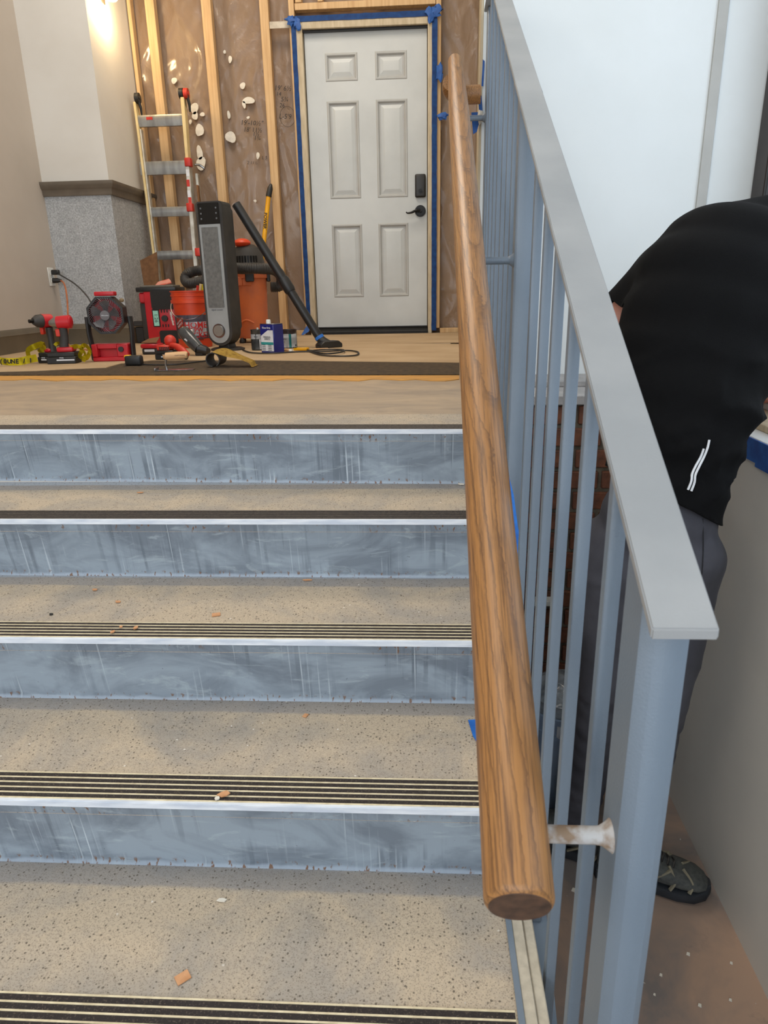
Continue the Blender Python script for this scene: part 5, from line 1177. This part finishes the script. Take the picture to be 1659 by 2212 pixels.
shR = P_(1690, 620, 1.56); elR = P_(1705, 800, 1.56); wrR = P_(1668, 880, 1.74); wrR.z = max(wrR.z, .075); wrL.z = max(wrL.z, .06)
Rz = lambda a: Matrix.Rotation(math.radians(a), 3, 'Z'); Ry = lambda a: Matrix.Rotation(math.radians(a), 3, 'Y')
# fingers closing on the sill
def hand(w_, d, side):
    d = d.normalized(); up = Vector((0, 0, 1)); s_ = d.cross(up).normalized()*side; B = []
    pc = w_+d*.045
    B.append((w_, (.022, .022, .020), None)); B.append((w_+d*.02, .024, None))
    for t in (-.024, -.008, .008, .024): B += [(w_+d*.035+s_*t, .0155, None), (w_+d*.065+s_*t*1.15, .0135, None)]
    for t, L_, dr in ((-.030, .055, .020), (-.010, .070, .022), (.010, .075, .022), (.030, .066, .020)):
        a = w_+d*.080+s_*t; b = a+d*L_*.45+Vector((0, 0, -.004)); c = b+d*L_*.30+Vector((0, 0, -dr*.7)); e = c+d*L_*.2+Vector((0, 0, -dr*.7))
        B += limb(a, b, .0095, .0088, 4)+limb(b, c, .0088, .008, 3)+limb(c, e, .008, .007, 3)
    a = w_+d*.025+s_*.030; b = a+d*.028+s_*.028; c = b+d*.030+s_*.008+Vector((0, 0, -.010)); B += limb(a, b, .013, .0105, 4)+limb(b, c, .0105, .0085, 4)
    return B
dh = (head-neck).normalized()
body = []
body += limb(pel, waist, .070, .075, 4)+limb(waist, chest, .082, .10, 6)+limb(chest, upper, .095, .085, 4)+limb(upper, neck, .075, .055, 6)+limb(neck, head, .054, .054, 4)
body += limb(upper, shL, .07, .055, 5)+limb(shL, elL, .050, .040, 8)+limb(elL, wrL, .040, .026, 8)+hand(wrL, Vector((.6, .8, -.1)), 1)
body += limb(upper, shR, .07, .055, 5)+limb(shR, elR, .050, .040, 8)+limb(elR, wrR, .040, .026, 8)+hand(wrR, Vector((.3, .9, -.15)), -1)
hr = Vector((0, 0, 0))
look = Vector((.55, .70, -.46)).normalized(); hx = look.cross(Vector((0, 0, 1))).normalized(); hu = hx.cross(look)
hc = head+hu*.03+look*.01
HM = Matrix((hx, look, hu)).transposed()
body += [(hc, (.076, .094, .108), HM), (hc+look*.025-hu*.055, (.056, .066, .050), HM), (hc+look*.098-hu*.018, (.013, .018, .022), HM), (hc+look*.090-hu*.052, (.024, .010, .009), HM)]
body += [(hc+hx*.078*s_-hu*.01, (.008, .020, .030), HM) for s_ in (-1, 1)]
# shins and feet inside trousers and shoes
hipR = P_(1472, 1205, 1.37); hipL = P_(1335, 1190, 1.40); kneeR = P_(1424, 1500, 1.34); kneeL = P_(1310, 1480, 1.42)
ankR = Vector((footR.x-.05, footR.y+.01, LOW+.10)); ankL = Vector((footL.x-.03, footL.y+.01, LOW+.10))
for h, kn_, an in ((hipR, kneeR, ankR), (hipL, kneeL, ankL)): body += limb(pel, h, .06, .06, 3)+limb(h, kn_, .066, .048, 8)+limb(kn_, an, .046, .034, 8)
blob('body', body, skin, pn, base, .0070, 3)
# face and hair
for s_ in (-1, 1): 
    e_ = MB().ell(hc+hx*.031*s_+look*.084+hu*.004-base, (.011, .008, .009), HM).build('eye', white_pl, pn)
    MB().ell(hc+hx*.031*s_+look*.0905+hu*.004-base, (.005, .003, .005), HM).build('iris', hair_m, e_)
MB().ell(hc+look*.098-hu*.052-base, (.022, .006, .005), HM).build('mouth', simple('lips', (168, 96, 88), (156, 86, 80), 10, .5), pn)
blob('hair', [(hc-look*.014+hu*.020, (.083, .092, .102), HM), (hc-look*.04-hu*.03, (.072, .06, .06), HM)], hair_m, pn, base, .007, 3, fold=lambda p: noise.noise(p*90)*.003)
# shirt
def shirt_fold(p):
    f = 0
    zz = p.z
    a = 1-abs(noise.noise(Vector((p.x*4+zz*5, zz*13-p.x*7, 1.2))))*2.6
    w_ = max(0, 1-abs(zz-.08)/.20)
    f += max(a, 0)**2*.015*w_ - .004*w_
    b = 1-abs(noise.noise(Vector((p.x*9, zz*16+p.x*5, 5.2))))*2.6
    f += max(b, 0)**3*.006*max(0, 1-abs(zz+.0)/.16)
    f += noise.noise(p*7)*.005
    return f
h1, h2 = at(1440, 1076, y=1.26), at(1556, 1122, y=1.36)
hn_ = Vector(((h2.z-h1.z)/(h2.x-h1.x)*-1, 0.10, 1)).normalized()
def hem(bm):
    bmesh.ops.bisect_plane(bm, geom=bm.verts[:]+bm.edges[:]+bm.faces[:], plane_co=h1-base, plane_no=hn_, clear_inner=True)
def cutsleeve(a, b, t):
    a = Vector(a); b = Vector(b); d = (b-a).normalized(); p = a.lerp(b, t)-base
    def f(bm):
        vs = [v_ for v_ in bm.verts if (v_.co-p).length < .105]
        fs = list({f_ for v_ in vs for f_ in v_.link_faces}); es = list({e for f_ in fs for e in f_.edges}); vv = list({v_ for f_ in fs for v_ in f_.verts})
        bmesh.ops.bisect_plane(bm, geom=vv+es+fs, plane_co=p, plane_no=d, clear_outer=True)
    return f
sh_ = []
lean = Matrix.Rotation(math.radians(12), 3, 'Y')
def E_(px, py, y, rx, ry, rz_, rot=None): sh_.append((P_(px, py, y), (rx, ry, rz_), rot or lean))
E_(1420, 1140, 1.37, .134, .118, .10); E_(1436, 1050, 1.38, .132, .112, .11); E_(1452, 960, 1.40, .140, .112, .11); E_(1474, 870, 1.43, .157, .120, .12)
E_(1502, 780, 1.47, .176, .128, .12); E_(1530, 700, 1.50, .188, .134, .12); E_(1556, 620, 1.54, .186, .134, .12); E_(1580, 565, 1.58, .165, .125, .115)
sh_ += limb(upper, neck, .088, .066, 6)+limb(P_(1540, 545, 1.60), neck, .095, .066, 6)
sh_ += limb(P_(1500, 575, 1.60), shL.lerp(elL, .15), .094, .078, 4)+limb(shL.lerp(elL, .15), shL.lerp(elL, .80), .076, .064, 7)
sh_ += limb(P_(1640, 590, 1.57), shR, .094, .082, 4)+limb(shR, shR.lerp(elR, .8), .080, .064, 6)
def shirt_post(bm):
    hem(bm); cutsleeve(shL, elL, .62)(bm); cutsleeve(shR, elR, .62)(bm)
    d = (head-neck).normalized(); p = neck+d*.02-base
    vs = [v_ for v_ in bm.verts if (v_.co-p).length < .12]; fs = list({f_ for v_ in vs for f_ in v_.link_faces}); es = list({e for f_ in fs for e in f_.edges}); vv = list({v_ for f_ in fs for v_ in f_.verts})
    bmesh.ops.bisect_plane(bm, geom=vv+es+fs, plane_co=p, plane_no=d, clear_outer=True)
shirt = blob('shirt', sh_, shirt_m, pn, base, .009, 20, shirt_post, shirt_fold)
md = shirt.modifiers.new('cloth_thickness', 'SOLIDIFY'); md.thickness = .004; md.offset = -1
# trousers
def tf(p):
    a = 1-abs(noise.noise(Vector((p.x*8, p.z*9+p.x*6, 9.1))))*2.4
    return max(a, 0)**2*.004*(1 if p.z < -.15 else .2)+noise.noise(p*9)*.004-.002
tb = [(P_(1424, 1115, 1.375), (.124, .104, .10), None)]
tb += [(P_(1468, 1205, 1.36), (.086, .098, .10), None), (P_(1345, 1205, 1.40), (.088, .098, .10), None)]
tb += limb(hipR, kneeR, .088, .068, 9)+limb(kneeR, ankR, .066, .056, 9)+limb(hipL, kneeL, .090, .068, 9)+limb(kneeL, ankL, .066, .056, 9)
def tpost(bm): bmesh.ops.bisect_plane(bm, geom=bm.verts[:]+bm.edges[:]+bm.faces[:], plane_co=Vector((0, 0, .055)), plane_no=Vector((0, 0, 1)), clear_inner=True)
tr2 = blob('trousers', tb, trou_m, pn, base, .009, 8, tpost, tf)
md = tr2.modifiers.new('cloth_thickness', 'SOLIDIFY'); md.thickness = .003; md.offset = -1
# reflective piping on the shirt and a seam on the trousers, laid on the cloth
from mathutils.bvhtree import BVHTree
def on_surface(o, pxs):
    bm = bmesh.new(); bm.from_mesh(o.data); bt = BVHTree.FromBMesh(bm); bm.free(); out = []
    for px, py in pxs:
        d = (at(px, py, y=1.0)-EYEV).normalized(); h = bt.ray_cast(EYEV-base, d)
        if h[0] is not None: out.append(h[0]-d*.0012)
    return out
refl = simple('reflective_piping', (224, 226, 228), (214, 216, 220), 30, .35)
for ln, nm in (([(1532, 950), (1528, 968), (1520, 988), (1510, 1008), (1502, 1026), (1500, 1042), (1493, 1061)], 'reflective_line'), ([(1520, 969), (1513, 988), (1503, 1006), (1495, 1024), (1493, 1040), (1486, 1058)], 'reflective_line')):
    q_ = on_surface(shirt, ln)
    if len(q_) > 3: MB().tube(q_, .0023, 6, ry=.0023).build(nm, refl, shirt)
q_ = on_surface(tr2, [(1518, 1120), (1519, 1150), (1519, 1190), (1517, 1230), (1512, 1270)])
if len(q_) > 3: MB().tube(q_, .0010, 4).build('side_seam', simple('dark_thread', (30, 30, 34), (24, 24, 28), 10, .8), tr2)
# shoes
def shoe(name, c, rz):
    L_ = .285
    M = Matrix.Translation(c-base) @ Matrix.Rotation(rz, 4, 'Z')
    def outline(t): # half widths along the length, toe at +x
        return .030+.020*math.sin(math.pi*min(t*.62+.18, 1))*1.0 if t < .82 else .050*math.sqrt(max(0, 1-((t-.82)/.18)**2))*1.0+.0
    def loft(secs):
        m = MB(); rows = []
        for x, w_, z0, z1, pw in secs:
            row = []
            for j in range(20):
                a = 2*math.pi*j/20; ca_, sa_ = math.cos(a), math.sin(a)
                yy = w_*math.copysign(abs(ca_)**.8, ca_); zz = (z0+z1)/2+(z1-z0)/2*math.copysign(abs(sa_)**pw, sa_)
                row.append(m.bm.verts.new(M @ Vector((x, yy, zz))))
            rows.append(row)
        for A, B in zip(rows, rows[1:]):
            for j in range(20): m.bm.faces.new((A[j], A[(j+1) % 20], B[(j+1) % 20], B[j]))
        m.bm.faces.new(rows[0]); m.bm.faces.new(rows[-1][::-1]); return m
    sole = loft([(-.135, .018, .004, .034, .4), (-.128, .032, .0, .038, .3), (-.06, .040, .0, .036, .3), (0, .040, .0, .032, .3), (.07, .052, .0, .032, .3), (.11, .050, .002, .034, .3), (.138, .036, .006, .040, .4), (.150, .016, .014, .042, .6)]).build(name, sole_m, pn, 50)
    loft([(-.128, .022, .03, .085, .9), (-.110, .034, .03, .100, .9), (-.06, .040, .03, .112, .9), (-.01, .040, .03, .104, .9), (.03, .044, .03, .086, .9), (.08, .048, .028, .072, .9), (.115, .044, .028, .062, .9), (.136, .030, .03, .052, .9), (.143, .010, .034, .046, .9)]).build('shoe_upper', shoe_mesh, sole, 60)
    for pts in ([(-.02, .041, .035), (.02, .040, .062), (.05, .030, .080)], [(.05, .048, .035), (.06, .040, .058), (.045, .020, .084)], [(.095, .047, .036), (.10, .036, .056), (.08, .010, .072)]):
        for s_ in (-1, 1): MB().tube([M @ Vector((x, y*s_, z)) for x, y, z in pts], .0055, 6, ry=.0035).build('overlay_strip', shoe_m, sole)
    m = MB()
    for i in range(5): m.tube([M @ Vector((.0+i*.014, -.018, .103-i*.006)), M @ Vector((.004+i*.014, 0, .109-i*.006)), M @ Vector((.0+i*.014, .018, .103-i*.006))], .0022, 5)
    m.build('laces', black_pl, sole)
shoe('shoe', Vector((footR.x, footR.y, LOW+.002)), math.radians(-14)); shoe('shoe', Vector((footL.x-.02, footL.y+.01, LOW+.002)), math.radians(-20))
